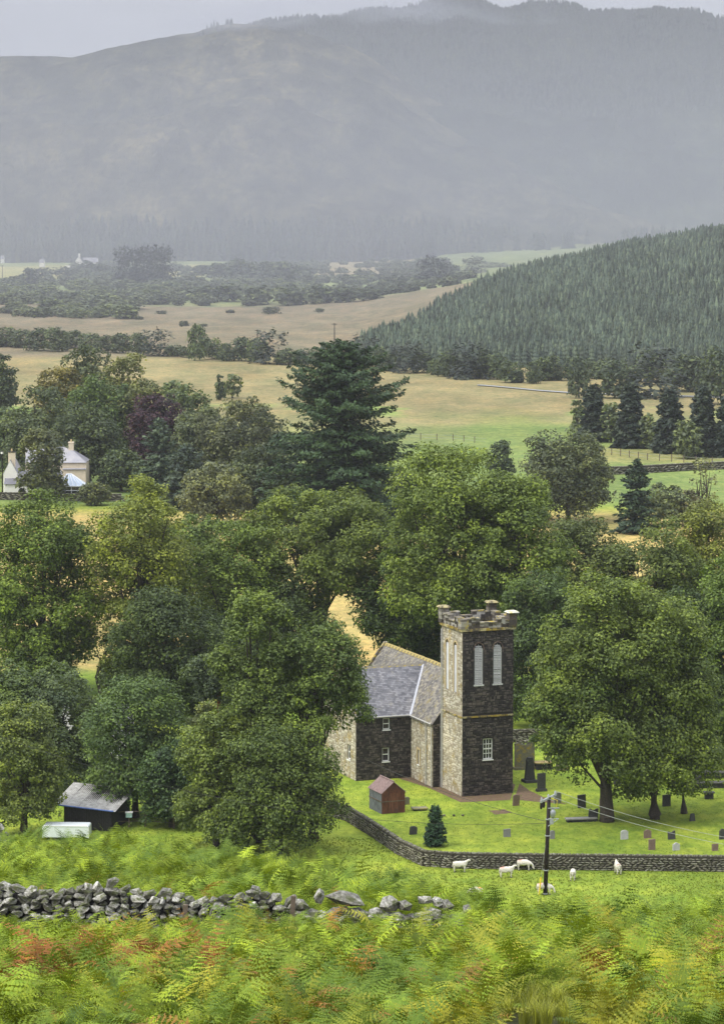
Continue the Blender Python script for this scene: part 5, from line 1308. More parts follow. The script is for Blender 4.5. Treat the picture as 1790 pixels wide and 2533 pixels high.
K_(425, 1830, 85, 2046, 'dark green hazel right of the black shed', (.05, .082, .036), 24, group=gc, cb=.02)
K_(140, 1650, 130, 1960, 'green bushes massed below the huge olive sycamore', (.075, .10, .045), 25, group=gc, cb=.02)
K_(15, 1630, 90, 1960, 'green leafy tree at the left edge above the willow', (.085, .115, .045), 26, group=gc, cb=.02)
K_(60, 1730, 108, 2066, 'yellowish green willow in front of the black shed at far left', (.115, .14, .04), 27, group=gc, cb=.02, ratio=.8, sparse=.12, lobes=18)
K_(225, 1720, 60, 1935, 'small bright tree between cottage roofs', (.11, .15, .05), 28, group=gc, cb=.05)
K_(700, 1420, 120, 1705, 'dark tree filling the gap left of the trunk behind the church roof', (.07, .095, .03), 29, group=gb)
K_(250, 1540, 60, 1722, 'small olive tree under the yellow green one beside the gap of golden field', (.10, .12, .03), 30, group=gb, off=50)
K_(1045, 1545, 75, 1700, 'dark holly filling the gap between the nave roof and the tower', (.06, .09, .028), 131, group=gb)
K_(500, 1600, 100, 1760, 'round dark tree low between the ivy covered one and the oak', (.075, .105, .028), 132, group=gb)
K_(600, 1500, 110, 1720, 'shadowed tree between the oak and the ivy covered one', (.06, .085, .028), 130, group=gb)
K_(1690, 1640, 95, 2012, 'drooping right hand skirt of foliage on a thin stem beside the great sycamores', (.10, .135, .034), 133, group=gc, bottom_v=1900, r0=.25, lobes=12)
K_(480, 1270, 95, 1560, 'olive tree filling the belt right of the yellow green tree', (.09, .128, .03), 134, group=gb)
K_(400, 1260, 70, 1500, 'paler small tree close behind the yellow green tree', (.115, .145, .036), 135, group=gb)
K_(105, 1600, 95, 1728, 'low leafy growth round the foot of the huge olive sycamore', (.085, .12, .03), 136, group=gb)
# red trunk of a pine
def red_trunk():
    g = G(543, 2040); D = g.y; zt = P(543, 1700, D).z; root = empty('pine_tree', g, 'thin red barked pine trunk rising out of the pale willow', 'tree')
    m = MB(); m.tube([(0, 0, 0), (.05, 0, zt*.5), (0, 0, zt)], [.3, .22, .13], 8); m.obj('trunk', M_barkred, root)
    V, Fc, var, LC = crown(np.random.default_rng(9), zt+3.0, 2.6, 2.2, zt-1.5, .24, lobes=8); V = V
    o = link('crown', npmesh('crown', V, Fc, M_leaf, var), root); o.color = (.055, .075, .04, 1)
red_trunk()
# middle distance, behind the belt
gm_ = 'trees round the farmhouse'
K_(215, 848, 78, 1100, 'tall grey green tree topping the grove above the farmhouse', GG, 31, group=gm_, sparse=.1)
K_(312, 866, 62, 1110, 'loose yellowish tree right of the tallest in the grove', (.13, .135, .05), 32, group=gm_, sparse=.2, cover=1.6)
K_(150, 905, 72, 1120, 'brownish olive tree left in the grove', BO, 33, group=gm_)
K_(250, 930, 95, 1150, 'dark rounded tree in the middle of the grove', DG, 34, group=gm_)
K_(345, 935, 85, 1150, 'olive tree behind the purple beech', (.10, .11, .045), 35, group=gm_)
K_(105, 955, 95, 1190, 'broad grey green tree left behind the farmhouse', (.072, .09, .045), 36, group=gm_, lobes=18)
K_(215, 990, 90, 1205, 'dark green tree standing right behind the farmhouse chimney', (.055, .072, .038), 37, group=gm_)
K_(386, 968, 78, 1172, 'dark purple copper beech', (.040, .016, .030), 38, group=gm_, name='copper_beech')
K_(20, 1010, 60, 1180, 'pale green tree low at the left edge of the grove', (.09, .12, .055), 39, group=gm_)
K_(5, 868, 42, 1030, 'dark tall tree cut by the left edge beyond the grove', (.045, .062, .034), 40, group=gm_)
K_(105, 1052, 64, 1242, 'grey green tree standing in front of the farmhouse', (.085, .095, .05), 41, group=gm_, leafk=.0011)
K_(470, 945, 55, 1100, 'soft pale tree beyond the purple beech', (.10, .125, .06), 42, group=gm_, sparse=.15)
K_(600, 985, 120, 1190, 'broad grey olive grove behind the left side of the tall conifer', (.088, .095, .052), 43, group=gm_, lobes=20)
K_(500, 1010, 90, 1180, 'grey olive tree between the purple beech and the grove', (.08, .095, .05), 44, group=gm_)
K_(540, 1143, 95, 1300, 'pale grey leaved willow below the conifer grove', (.135, .145, .085), 45, group=gm_, lobes=18, cb=.03)
K_(650, 1100, 90, 1290, 'mid green trees between the pale willow and the tall conifer', (.06, .075, .04), 46, group=gm_)
K_(300, 1105, 60, 1215, 'low dark shrubbery right of the conservatory', (.06, .08, .045), 47, group=gm_, cb=.02)
K_(235, 1190, 40, 1250, 'small hedge bush right of the conservatory', (.09, .10, .05), 48, group=gm_, cb=.02)
K_(1405, 1060, 112, 1290, 'round grey green tree above the belt on the right', (.085, .10, .056), 49, group=gm_, lobes=20, cb=.05)
K_(1235, 1088, 38, 1200, 'small dark tree between the tall rounded tree and the grey green one', (.06, .08, .045), 50, group=gm_)
K_(1300, 1190, 60, 1300, 'pale hazy bush below the small dark tree', (.10, .13, .08), 51, group=gm_, cb=.02)
K_(1640, 1195, 62, 1300, 'grey green bush beside the pointed dark conifer', (.11, .13, .07), 52, group=gm_, cb=.02, sparse=.1)
K_(1740, 1122, 40, 1300, 'thin half bare young tree against the green meadow', (.12, .13, .07), 53, group=gm_, sparse=.55, cover=.8, cb=.1)
K_(1700, 1210, 55, 1300, 'reddish tinged sapling group at the meadow edge', (.12, .115, .07), 54, group=gm_, sparse=.3)
K_(545, 925, 13, 990, 'little upright dark tree alone in the straw field', (.06, .08, .04), 55, group='small trees in the straw field', leafk=.0014, cb=.02)
K_(575, 925, 26, 985, 'sparse leaning tree beside the little upright one', (.10, .12, .05), 56, group='small trees in the straw field', sparse=.5, leafk=.0014)
K_(435, 940, 38, 1010, 'pale round tree at the near edge of the straw field', (.11, .14, .06), 57, group='small trees in the straw field', leafk=.0012, sparse=.15)
# great conifer
def great_conifer():
    g = G(845, 1322); D = g.y; zt = P(838, 845, D).z; rng = np.random.default_rng(60)
    root = empty('great_conifer', g, 'towering dark conifer with tiered ragged branches in the centre of the view', 'tree')
    V, Fc, var = conifer_data(rng, zt, 240*D/F, zb=1.0, nb=360, spr=340, seg=.85, droop=.12, up=.30, prof=.44, w=.45, irregular=.42, latw=.24, spow=.8)
    o = link('crown', npmesh('crown', V, Fc, M_needle, var), root); o.color = (.032, .062, .021, 1)
    m = MB(); m.tube([(0, 0, -.3), (0, 0, zt*.5), (0, 0, zt*.98)], [.7, .38, .04], 10)
    for i in range(70):
        f = i/70; h = 2+(zt-2)*f; az = i*2.399; ln = 205*D/F*((1-f)**.72)*.7; m.tube([(0, 0, h), (math.cos(az)*ln*.5, math.sin(az)*ln*.5, h-.2), (math.cos(az)*ln, math.sin(az)*ln, h+ln*.05)], [.14, .09, .03], 4, cap=False)
    m.obj('trunk', M_bark, root); TREE_N[0] += len(Fc)
great_conifer()
conifer(1572, 1136, 68, 1318, 'pointed dark green conifer above the belt on the right', (.036, .062, .03), 61, nb=130, spr=60, prof=.7, irregular=.4)
conifer(395, 1034, 70, 1232, 'soft green conifer in front of the purple beech', (.06, .088, .052), 62, nb=120, spr=55, prof=.6, irregular=.4)
conifer(460, 1100, 95, 1260, 'broad drooping green conifer left of the pale willow', (.055, .078, .048), 63, nb=120, spr=60, prof=.55, irregular=.35)
conifer(1076, 1998, 25, 2093, 'small lone bluish conifer on the lawn just inside the churchyard wall', (.036, .078, .032), 64, nb=150, spr=70, prof=.75, irregular=.18, up=.9, droop=-.25, seg=.22, zb=.02, latw=.35, spow=.9, group='churchyard conifer')
gr = 'conifers along the far edge of the green meadow'
for i, (u, vt, hw, vb, lab) in enumerate([(1467, 953, 38, 1092, 'leftmost dark spruce of the row beyond the meadow'), (1557, 948, 44, 1108, 'second spruce from the left in the row beyond the meadow'), (1655, 962, 46, 1120, 'third spruce from the left in the row beyond the meadow'), (1735, 958, 46, 1128, 'fourth spruce from the left, tall and grey, beyond the meadow'), (1800, 975, 44, 1130, 'rightmost spruce of the row at the picture edge')]):
    conifer(u, vt, hw, vb, lab, (.040, .055, .038), 70+i, group=gr, nb=150, spr=70, prof=.5, irregular=.25, droop=.15, seg=1.5, latw=.35, zb=.3)
for i, (u, vt, hw, vb, lab) in enumerate([(1428, 985, 20, 1075, 'wispy pale tree left of the leftmost dark spruce'), (1600, 1020, 26, 1110, 'pale green shrub tree between the second and third spruce'), (1510, 990, 26, 1095, 'pale scrubby tree between the first two spruces'), (1700, 1040, 40, 1135, 'grey green bush at the foot of the third spruce')]):
    K_(u, vt, hw, vb, lab, (.10, .12, .065), 80+i, group='scrub among the meadow spruces', leafk=.0013, cb=.02, sparse=.15)

# ---- mid distance bushes and small trees, copies of shared variants, one object each
def variant_crowns(n, kind, seed, cards_):
    out = []
    for i in range(n):
        rng = np.random.default_rng(seed+i)
        if kind == 'b':
            V, Fc, var, _ = crown(rng, 1.0, .5*rng.uniform(.85, 1.15), .5, .02, cards_, lobes=10, cover=1.9)
        elif kind == 'c': V, Fc, var = conifer_data(rng, 1.0, .27, zb=.03, nb=46, spr=14, seg=cards_, droop=.3, up=.3, prof=.7, w=.5, irregular=.3)
        elif kind == 's': V, Fc, var = conifer_data(rng, 1.0, .19, zb=.10, nb=30, spr=6, seg=cards_, droop=.45, up=.25, prof=.75, w=.62, irregular=.25)
        elif kind == 'd': V, Fc, var = conifer_data(rng, 1.0, .22, zb=.05, nb=14, spr=5, seg=cards_, droop=.3, up=.2, prof=.8, w=.9, irregular=.2)
        out.append((V, Fc, var))
    return out
def tiered(rng, tiers=6, sides=7, Rb=.2):
    V = []; Fc = []; var = []
    for t in range(tiers):
        f = t/tiers; z1 = .06+.9*f; top = min(1.0, z1+1.35/tiers*.95+.05); rr = Rb*(1-f)**.85+.012; v0 = rng.uniform(.25, .75); a0 = rng.uniform(0, 6)
        n0 = len(V); V.append((0, 0, top))
        for k in range(sides*2):
            a = a0+math.pi*k/sides; q = rr*(1.0 if k % 2 == 0 else .55)*rng.uniform(.8, 1.2); V.append((q*math.cos(a), q*math.sin(a), z1-(.02 if k % 2 == 0 else -.03)+rng.uniform(-.015, .015)))
        for k in range(sides*2): Fc.append((n0, n0+1+k, n0+1+(k+1) % (sides*2))); var.append(np.clip(v0+rng.normal(0, .15), 0, 1))
    return np.array(V), np.array(Fc), var
BUSH = [npmesh('bush_crown', *a[:2], M_leaf, a[2]) for a in variant_crowns(6, 'b', 100, .095)]
BUSHF = [npmesh('far_bush_crown', *a[:2], M_leaf, a[2]) for a in variant_crowns(6, 'b', 140, .16)]
CONF = [npmesh('small_conifer_crown', *a[:2], M_needle, a[2]) for a in variant_crowns(4, 'c', 120, .085)]
rt = np.random.default_rng(9); _t = [tiered(rt, 6, 7, rt.uniform(.19, .26)) for _ in range(5)]; _d = [tiered(rt, 4, 5, .19) for _ in range(4)]
SPR = [npmesh('spruce', *a[:2], M_needle, a[2]) for a in _t]
SPRI = [npmesh('spruce_small', *a[:2], M_spruce_i, a[2]) for a in _t]
DISTI = [npmesh('spruce_distant', *a[:2], M_spruce_i, a[2]) for a in _d]
rb = np.random.default_rng(77)
def bush(u, vt, hw, vb, label, col, group, kind='b', name='hedge_bush', cat='bush'):
    g = G(u, vb); g.z = gz(g.x, g.y); D = g.y; H = max(.5, P(u, vt, D).z-g.z); W = hw*2*D/F
    src = (BUSH if D < 1100 else BUSHF) if kind == 'b' else CONF; me = src[int(rb.integers(len(src)))]
    w = W if kind == 'b' else W/.54
    o = link(name, me, None, loc=(g.x, g.y, g.z-.05*H), rot=(0, 0, rb.uniform(0, 6.28)), scale=(w, w, H*1.05)); j = rb.uniform(.85, 1.2)
    o.color = (col[0]*j, col[1]*j, col[2]*j, 1); tag(o, label, cat, group); return o
HG = 'trees and bushes along the hedge across the valley'; hl_ = 'grey green bush in the hedge line across the valley'
# hedge line v 810-890
for (u, vt, hw, vb, kind) in [(10, 808, 40, 858, 'b'), (55, 812, 34, 860, 'b'), (95, 810, 34, 866, 'b'), (140, 808, 36, 868, 'b'), (178, 815, 34, 862, 'b'), (225, 822, 30, 868, 'b'), (262, 828, 34, 872, 'b'), (300, 824, 32, 874, 'b'), (345, 822, 28, 878, 'b'), (388, 818, 32, 882, 'c'), (430, 850, 24, 884, 'b'), (462, 855, 20, 886, 'b'),
                         (522, 832, 30, 890, 'b'), (560, 848, 24, 894, 'b'), (598, 834, 34, 893, 'b'), (638, 836, 30, 896, 'b'), (668, 820, 36, 900, 'c'), (710, 862, 30, 902, 'b'), (750, 858, 30, 902, 'b'), (790, 868, 26, 905, 'b'), (830, 864, 26, 905, 'b')]:
    bush(u, vt, hw, vb, hl_ if kind == 'b' else 'dark spruce in the hedge line, %s one' % ('left' if u < 500 else 'right'), (.066, .084, .05) if kind == 'b' else (.04, .052, .036), HG, kind)
bush(488, 802, 26, 894, 'tallest pale green tree standing up out of the hedge line', (.08, .105, .055), HG)
# scrub in the far valley
SCR = 'scattered scrub bushes on the valley floor'; sl_ = 'low hazy scrub bush on the far valley floor'
for i in range(150):
    v = 700+rb.uniform(0, 1)**1.1*88; u = rb.uniform(-60, 470 if v > 752 else 900)
    if v > 752 and u > 330+rb.uniform(-60, 60): continue
    hw = rb.uniform(14, 34)*(v-500)/270; bush(u, v-hw*rb.uniform(.7, 1.0), hw, v, sl_, (.10, .118, .065) if rb.random() > .3 else (.07, .085, .055), SCR)
for (u, vt, hw, vb) in [(455, 793, 12, 806), (505, 800, 10, 806), (570, 766, 12, 775), (670, 758, 22, 778), (790, 762, 12, 772), (400, 768, 14, 778), (345, 782, 12, 788)]:
    bush(u, vt, hw, vb, 'small round bush alone on the brown moor', (.06, .07, .045), 'lone bushes on the brown moor')
for (u, vt, hw, vb, kd) in [(75, 662, 24, 702, 'b'), (110, 662, 26, 686, 'b'), (160, 660, 28, 686, 'b'), (215, 645, 24, 680, 'b'), (250, 650, 24, 684, 'b'), (500, 655, 24, 685, 'b'), (540, 650, 30, 688, 'b'), (590, 640, 36, 690, 'b'), (650, 645, 36, 690, 'b'), (700, 645, 36, 692, 'b'), (745, 652, 34, 690, 'b'), (470, 680, 26, 706, 'b'), (560, 700, 40, 745, 'b'), (640, 705, 40, 750, 'b'), (720, 708, 40, 754, 'b'), (790, 705, 36, 756, 'b'), (850, 710, 36, 757, 'b'), (910, 712, 36, 758, 'b'), (500, 705, 40, 742, 'b')]:
    bush(u, vt, hw, vb, 'rounded hazy tree in the distant valley woodland', (.055, .068, .046), 'distant valley trees', kd, 'valley_tree', 'tree')
for (u, vt, hw, vb, lab) in [(852, 678, 14, 716, 'tiny pointed conifer right of centre in the distant valley'), (713, 680, 14, 716, 'tiny pointed conifer in the distant valley, left of two neighbours'), (762, 682, 15, 716, 'tiny pointed conifer between its two neighbours in the distant valley'), (990, 685, 22, 745, 'grey spruce at the left foot of the conifer trio')]:
    bush(u, vt, hw, vb, lab, (.035, .045, .035), 'distant conifers', 'c', 'distant_conifer', 'tree')
for i in range(9):
    u = 300+i*14+rb.uniform(-3, 3); bush(u, 612+abs(i-4)**1.6*.6+rb.uniform(-3, 4), 17, 705, 'tall spruce in the dark block standing in the far left field', (.030, .038, .032), 'dark spruce block in the far field', 'c', 'distant_conifer', 'tree')
for (u, vt, vb) in [(1045, 645, 730), (1062, 635, 728), (1085, 640, 726), (1105, 650, 722), (1160, 640, 700), (1180, 636, 700), (1205, 648, 690), (1235, 650, 690), (1255, 655, 690)]:
    bush(u, vt, 16, vb, 'spruce standing where the plantation meets the misty valley', (.028, .036, .032), 'spruces at the plantation end', 'c', 'distant_conifer', 'tree')
# fringe along the plantation foot
FR = 'bushes along the foot of the plantation'
for i in range(34):
    u = 880+i*27+rb.uniform(-8, 8); v = np.interp(u, [880, 1100, 1300, 1420, 1800], [906, 930, 950, 940, 950])+rb.uniform(-6, 3); k = rb.uniform(18, 34)
    kd = 'c' if rb.random() < .25 else 'b'
    bush(u, v-k*rb.uniform(1.5, 2.6), k, v, 'hazy grey green bush fringing the plantation' if kd == 'b' else 'small spruce among the fringe bushes of the plantation', (.06, .078, .046) if kd == 'b' else (.038, .048, .036), FR, kd)
for (u, vt, hw, vb, kd, lab) in [(1160, 850, 36, 938, 'c', 'dark tree bulging from the left of the plantation fringe'), (1120, 862, 30, 930, 'b', 'rounded tree left in the plantation fringe'), (1520, 890, 50, 985, 'b', 'broad pale larch right of the road end'), (1610, 860, 48, 985, 'c', 'dark spruce beside the broad pale larch'), (1690, 875, 60, 968, 'b', 'flat topped pine leaning over the gap'), (1770, 860, 50, 1000, 'b', 'pale green birch at the right edge under the plantation'), (1430, 880, 30, 985, 'b', 'pale tree by the end of the road')]:
    bush(u, vt, hw, vb, lab, (.05, .065, .044) if kd == 'b' else (.035, .045, .035), FR, kd, 'fringe_tree', 'tree')

# ---- conifer plantation on the right hand hill
rp = np.random.default_rng(303); pp = []
yy = 925.
while yy < 1420:
    dx = 2.4
    xs = np.arange(-12, 330, dx)+rp.uniform(-1.1, 1.1, len(np.arange(-12, 330, dx)))
    for x in xs:
        y = yy+rp.uniform(-1.4, 1.4); u = 895+F*x/y
        lo = np.interp(u, [868, 900, 1000, 1100, 1300, 1420, 1800, 2500], [952, 938, 925, 915, 905, 905, 930, 930])
        hi = np.interp(u, [868, 900, 1000, 1100, 1200, 1450, 1790, 2500], [960, 1010, 1110, 1190, 1260, 1330, 1400, 1420])
        if y > lo and y < hi and u < 2150: pp.append((x, y))
    yy += 2.6
pp = np.array(pp); zz = ground_z(pp[:, 0], pp[:, 1]); n = len(pp); print('plantation', n)
hs_ = rp.uniform(5.6, 8.8, n)*(.85+.3*fbm(pp[:, 0]/25, pp[:, 1]/25, 6)); order = np.argsort(pp[:, 1]); uu = 895+F*pp[:, 0]/pp[:, 1]
vis = [i for i in order if 860 < uu[i] < 1800][:300]; vs_ = set(vis)
for i in vis:
    o = link('spruce_tree', SPR[int(rp.integers(5))], None, loc=(pp[i, 0], pp[i, 1], zz[i]-.3), rot=(0, 0, rp.uniform(0, 6.28)), scale=(hs_[i]*.95, hs_[i]*.95, hs_[i])); j = rp.uniform(.7, 1.3)
    o.color = (.058*j, .080*j, .056*j, 1); tag(o, 'young spruce in the crowded front rows of the hillside plantation', 'tree', 'spruces in the hillside plantation')
rest = np.array([i for i in range(n) if i not in vs_])
def tnt(n, base, lo=.65, hi=1.35, rg=rp): j = rg.uniform(lo, hi, (n, 1)); return np.hstack([np.array(base)[None]*j, np.ones((n, 1))])
scatter('plantation_trees', np.stack([pp[rest, 0], pp[rest, 1], zz[rest]-.3], 1), np.stack([0*rest, 0*rest, rp.uniform(0, 6.28, len(rest))], 1), np.stack([hs_[rest]*.95]*2+[hs_[rest]], 1), tnt(len(rest), (.062, .083, .058), .5, 1.5)*np.hstack([(.6+.8*fbm(pp[rest, 0]/14, pp[rest, 1]/20, 61))[:, None]]*3+[np.ones((len(rest), 1))]), rp.integers(0, 5, len(rest)), SPRI, label='dense spruce plantation climbing the right hand hillside')
# far forest strip at the moor foot, forest on the far hill, scrub cover: far off masses
def mass(name, pts, hgt, col, src, label, rg, wid=1.3):
    n = len(pts); z = hgt*rg.uniform(.7, 1.25, n)
    scatter(name, pts, np.stack([np.zeros(n), np.zeros(n), rg.uniform(0, 6.28, n)], 1), np.stack([z*wid, z*wid, z], 1), tnt(n, col, rg=rg), rg.integers(0, len(src), n), src, label=label)
def hz_at(Hd, x, y):
    X, Y, Z = Hd; i = np.clip(((x-X[0, 0])/(X[0, 1]-X[0, 0])), 0, X.shape[1]-1.01); j = np.clip(((y-Y[0, 0])/(Y[1, 0]-Y[0, 0])), 0, X.shape[0]-1.01)
    a, b = i.astype(int), j.astype(int); fx, fy = i-a, j-b
    return (Z[b, a]*(1-fx)+Z[b, a+1]*fx)*(1-fy)+(Z[b+1, a]*(1-fx)+Z[b+1, a+1]*fx)*fy
rf = np.random.default_rng(5)
x = rf.uniform(-420, 60, 4000); y = rf.uniform(2520, 2760, 4000); z = np.maximum(hz_at(h1, x, y), ground_z(x, y)); k = 500+F*(CZ-z)/y > 575; x, y, z = x[k], y[k], z[k]
mass('distant_forest', np.stack([x, y, z-1], 1), 17, (.028, .036, .028), DISTI, 'misty dark forest strip along the foot of the moorland hill', rf)
x = rf.uniform(60, 420, 900); y = rf.uniform(2540, 2720, 900); k = fbm(x/50, y/50, 8) > .5; x, y = x[k], y[k]; z = np.maximum(hz_at(h1, x, y), ground_z(x, y))
mass('distant_woodland', np.stack([x, y, z-1], 1), 15, (.032, .04, .03), DISTI, 'patchy misty wood beyond the plantation end', rf)
x = rf.uniform(-520, 860, 26000); y = rf.uniform(3500, 4240, 26000); z = hz_at(h2, x, y); k = (895+F*x/y > 575+60*fbm(x/40, y/40, 4)); x, y, z = x[k], y[k], z[k]
mass('hilltop_forest', np.stack([x, y, z-1.5], 1), 8, (.024, .03, .022), DISTI, 'conifer forest covering the higher hill up to its skyline', rf, 1.5)
x = rf.uniform(-184, -146, 16); y = rf.uniform(3440, 3500, 16); z = hz_at(h1, x, y)
mass('ridge_trees', np.stack([x, y, z-1], 1), 8, (.024, .03, .022), DISTI, 'few wind bent trees on the moorland skyline', rf)
x = rf.uniform(-260, 60, 2600); y = rf.uniform(1350, 2400, 2600); z = ground_z(x, y)
k = (fbm(x/60, y/120, 13) > .50) & ~((y > 1950) & (y < 2500) & (x < -190*y/2000)) & ~((895+F*x/y > 330) & (y < 1500)); x, y, z = x[k], y[k], z[k]
mass('valley_scrub', np.stack([x, y, z-.3], 1), 4.2, (.092, .11, .062), [npmesh('scrub', *a[:2], M_spruce_i, a[2]) for a in variant_crowns(4, 'b', 400, .24)], 'low hazy scrub covering the far valley floor', rf, 1.6)
ORD = 'first second third fourth fifth sixth seventh eighth ninth tenth eleventh twelfth thirteenth fourteenth fifteenth sixteenth seventeenth eighteenth nineteenth twentieth'.split()
ORD += ['twenty-'+w for w in ORD[:9]]+['thirtieth']+['thirty-'+w for w in ORD[:9]]
def order_labels(short):
    for old, new in short.items():
        os_ = sorted([o for o in COL.objects if o.get('label') == old], key=lambda o: o.location.x/max(o.location.y, 1))
        for i, o in enumerate(os_): o['label'] = new % (ORD[i] if i < len(os_)-1 else 'rightmost')
order_labels({'hazy grey green bush fringing the plantation': 'hazy grey green bush fringing the plantation foot, %s from the left',
 'rounded hazy tree in the distant valley woodland': 'rounded hazy tree in the distant valley woodland, %s from the left',
 'grey green bush in the hedge line across the valley': 'grey green bush in the hedge line across the valley, %s from the left',
 'tall spruce in the dark block standing in the far left field': 'tall spruce in the dark block in the far left field, %s from the left',
 'spruce standing where the plantation meets the misty valley': 'spruce where the plantation meets the misty valley, %s from the left',
 'small spruce among the fringe bushes of the plantation': 'small spruce among the bushes at the plantation foot, %s from the left',
 'small round bush alone on the brown moor': 'small round bush alone on the brown moor, %s from the left'})
for o in COL.objects:
    if 'rightmost from the left' in o.get('label', ''): o['label'] = o['label'].replace('rightmost from the left', 'the rightmost')
print('leaf faces', TREE_N[0])

# ================================================================== BRACKEN AND GRASS
def frond_mesh(name, rng, L=.75, stipe=.5, arch=1.0, W=.42, pairs=13, mat=M_frond, fine=6):
    V = []; Fc = []; var = []
    def tri(a, b, c, v): n = len(V); V.extend([a, b, c]); Fc.append((n, n+1, n+2)); var.append(v)
    # midrib: stipe up, then blade arching over
    ax = []
    p = np.array([0., 0., 0.]); ang = R(86)
    steps = 6
    for i in range(steps+1): ax.append((p.copy(), ang)); p = p+np.array([math.cos(ang), 0, math.sin(ang)])*stipe/steps; ang -= R(4)*arch
    blade0 = len(ax)-1; nb = 16; ang -= R(18)*arch
    ax[-1] = (ax[-1][0], ang); p = ax[-1][0].copy()
    for i in range(nb): p = p+np.array([math.cos(ang), 0, math.sin(ang)])*L/nb; ang -= R(4.6)*arch; ax.append((p.copy(), ang))
    for i in range(len(ax)-1):
        a, b = ax[i][0], ax[i+1][0]; w = .006 if i < blade0 else .004*(1-(i-blade0)/(nb+1)); o = np.array([0, w, 0])
        tri(a-o, a+o, b, .9); tri(a+o, b+o, b, .9)
    def at(s):
        f = blade0+s*nb; i = int(min(f, len(ax)-2)); t = f-i; return ax[i][0]*(1-t)+ax[i+1][0]*t, ax[i][1]
    v0 = rng.uniform(.25, .65)
    for k in range(pairs):
        s = (k+.3)/pairs; q, an = at(s); ln = W*(1-s)**.75*(.75 if k == 0 else 1)*rng.uniform(.9, 1.08)+.015
        fwd = np.array([math.cos(an), 0, math.sin(an)]); nor = np.array([-math.sin(an), 0, math.cos(an)])
        for sy in (-1, 1):
            dr = np.array([0, sy, 0])*.92+fwd*.36+nor*rng.normal(.05, .12); dr /= np.linalg.norm(dr); dn = np.array([0, 0, -1.])
            if rng.random() < .06: continue
            pv = v0+rng.normal(0, .16); m = max(2, int(fine*ln/W+1.5)); prev = q
            side = np.cross(dr, nor); side /= np.linalg.norm(side)
            if side @ fwd < 0: side = -side
            for j in range(m):
                t0, t1 = j/m, (j+1)/m; a = q+dr*ln*t0+dn*ln*.25*t0*t0; b = q+dr*ln*t1+dn*ln*.25*t1*t1
                hw = ln*.17*(1-t0)**.8*rng.uniform(.6, 1.3)+.004; mid = a*.45+b*.55
                tri(a, b, mid+side*hw+nor*rng.normal(0, .004), np.clip(pv+rng.normal(0, .05), 0, 1)); tri(b, a, mid-side*hw*.95+nor*rng.normal(0, .004), np.clip(pv+rng.normal(0, .05), 0, 1))
    return npmesh(name, np.array(V), np.array(Fc), mat, var)
rg = np.random.default_rng(44)
FRN = [frond_mesh('frond_%d' % i, rg, L=rg.uniform(.62, .85), stipe=rg.uniform(.48, .75), arch=rg.uniform(.35, 1.35), W=rg.uniform(.22, .32), fine=5, pairs=int(rg.integers(9, 13))) for i in range(8)]
def bracken():
    n = 16800; y = 50+rg.random(n)**.85*92; x = rg.uniform(-1, 1, n)*(y*.135+5.2)
    u = 895+F*x/y; db = np.interp(u, BU, BD); k = y < db+6
    k &= fbm(x/1.1, y/1.3, 70) > np.where(y < 86, .40, .34)
    k &= ~((u < 730) & (y > 86.4) & (y < 88.6)) & ~((u >= 715) & (u < 1180) & (y > 87.0) & (y < 88.4))
    k &= ~((u < 1180) & (y > 83.5) & (y <= 87) & (rg.random(n) > .5))
    k &= rg.random(n) < np.where(y > db-4, .5, 1.0)
    k &= ~((u > 1230) & (u < 1470) & (y < 60.5))
    x, y, u = x[k], y[k], u[k]; n = len(x)
    ps = rg.uniform(.62, 1.3, n)*(.55+.8*fbm(x/1.3, y/1.3, 71)); ps = ps*np.where(y > 90, .95, 1.08)
    ps = np.where((y > 71) & (y < 88) & (u < 1180), ps*np.clip(1-(y-71)/22, .45, 1), ps)
    ps = np.where((u > 1180) & (y > 80), ps*.8, ps)
    m = rg.integers(3, 7, n); a0 = rg.uniform(0, 6.283, n)
    pi_ = np.repeat(np.arange(n), m); kk = np.concatenate([np.arange(q) for q in m])
    x = x[pi_]+rg.normal(0, .07, len(pi_)); y = y[pi_]+rg.normal(0, .07, len(pi_)); u = u[pi_]; s = ps[pi_]*rg.uniform(.7, 1.15, len(pi_)); az = a0[pi_]+kk*6.283/m[pi_]+rg.normal(0, .3, len(pi_))
    pj = rg.uniform(.7, 1.3, n)[pi_][:, None]; n = len(x); z = ground_z(x, y) - .50*sm((fbm(x/.85, y/1.0, 90)-.30)/.36)*np.where((y > 76) & (y < 88), .5, 1)
    rot = np.stack([rg.normal(0, .3, n), rg.normal(.05, .38, n), az], 1)
    g1 = fbm(x/3.5, y/3.5, 72); g2 = fbm(x/1.2, y/1.2, 73)
    green = np.array([.180, .240, .020]); blue = np.array([.08, .145, .026]); yel = np.array([.30, .28, .03]); brown = np.array([.23, .10, .03])
    c = green[None]*rg.uniform(.6, 1.45, (n, 1))*pj
    w = sm((g1-.48)/.12)[:, None]; c = c*(1-w*.6)+blue*w*.6
    w = (sm((g2-.57)/.08)*(y < 78)*.7)[:, None]; c = c*(1-w)+yel*w*rg.uniform(.8, 1.2, (n, 1))
    bz = ((u > 30) & (u < 560) & (y < 69) & (y > 60.5)); w = (sm((fbm(x/.9, y/1.3, 75)-.46)/.05)*bz)[:, None]; c = c*(1-w)+brown*w*rg.uniform(.7, 1.4, (n, 1))
    w = ((rg.random(n) < .035) & (y < 95))[:, None]*.9; c = c*(1-w)+np.array([.26, .13, .035])*w
    o = scatter('bracken', np.stack([x, y, z-.02], 1), rot, np.stack([s, s, s], 1), T4(c), rg.integers(0, 8, n), FRN, label='thick green and browning bracken covering the near hillside')
    print('fronds', n)
bracken()
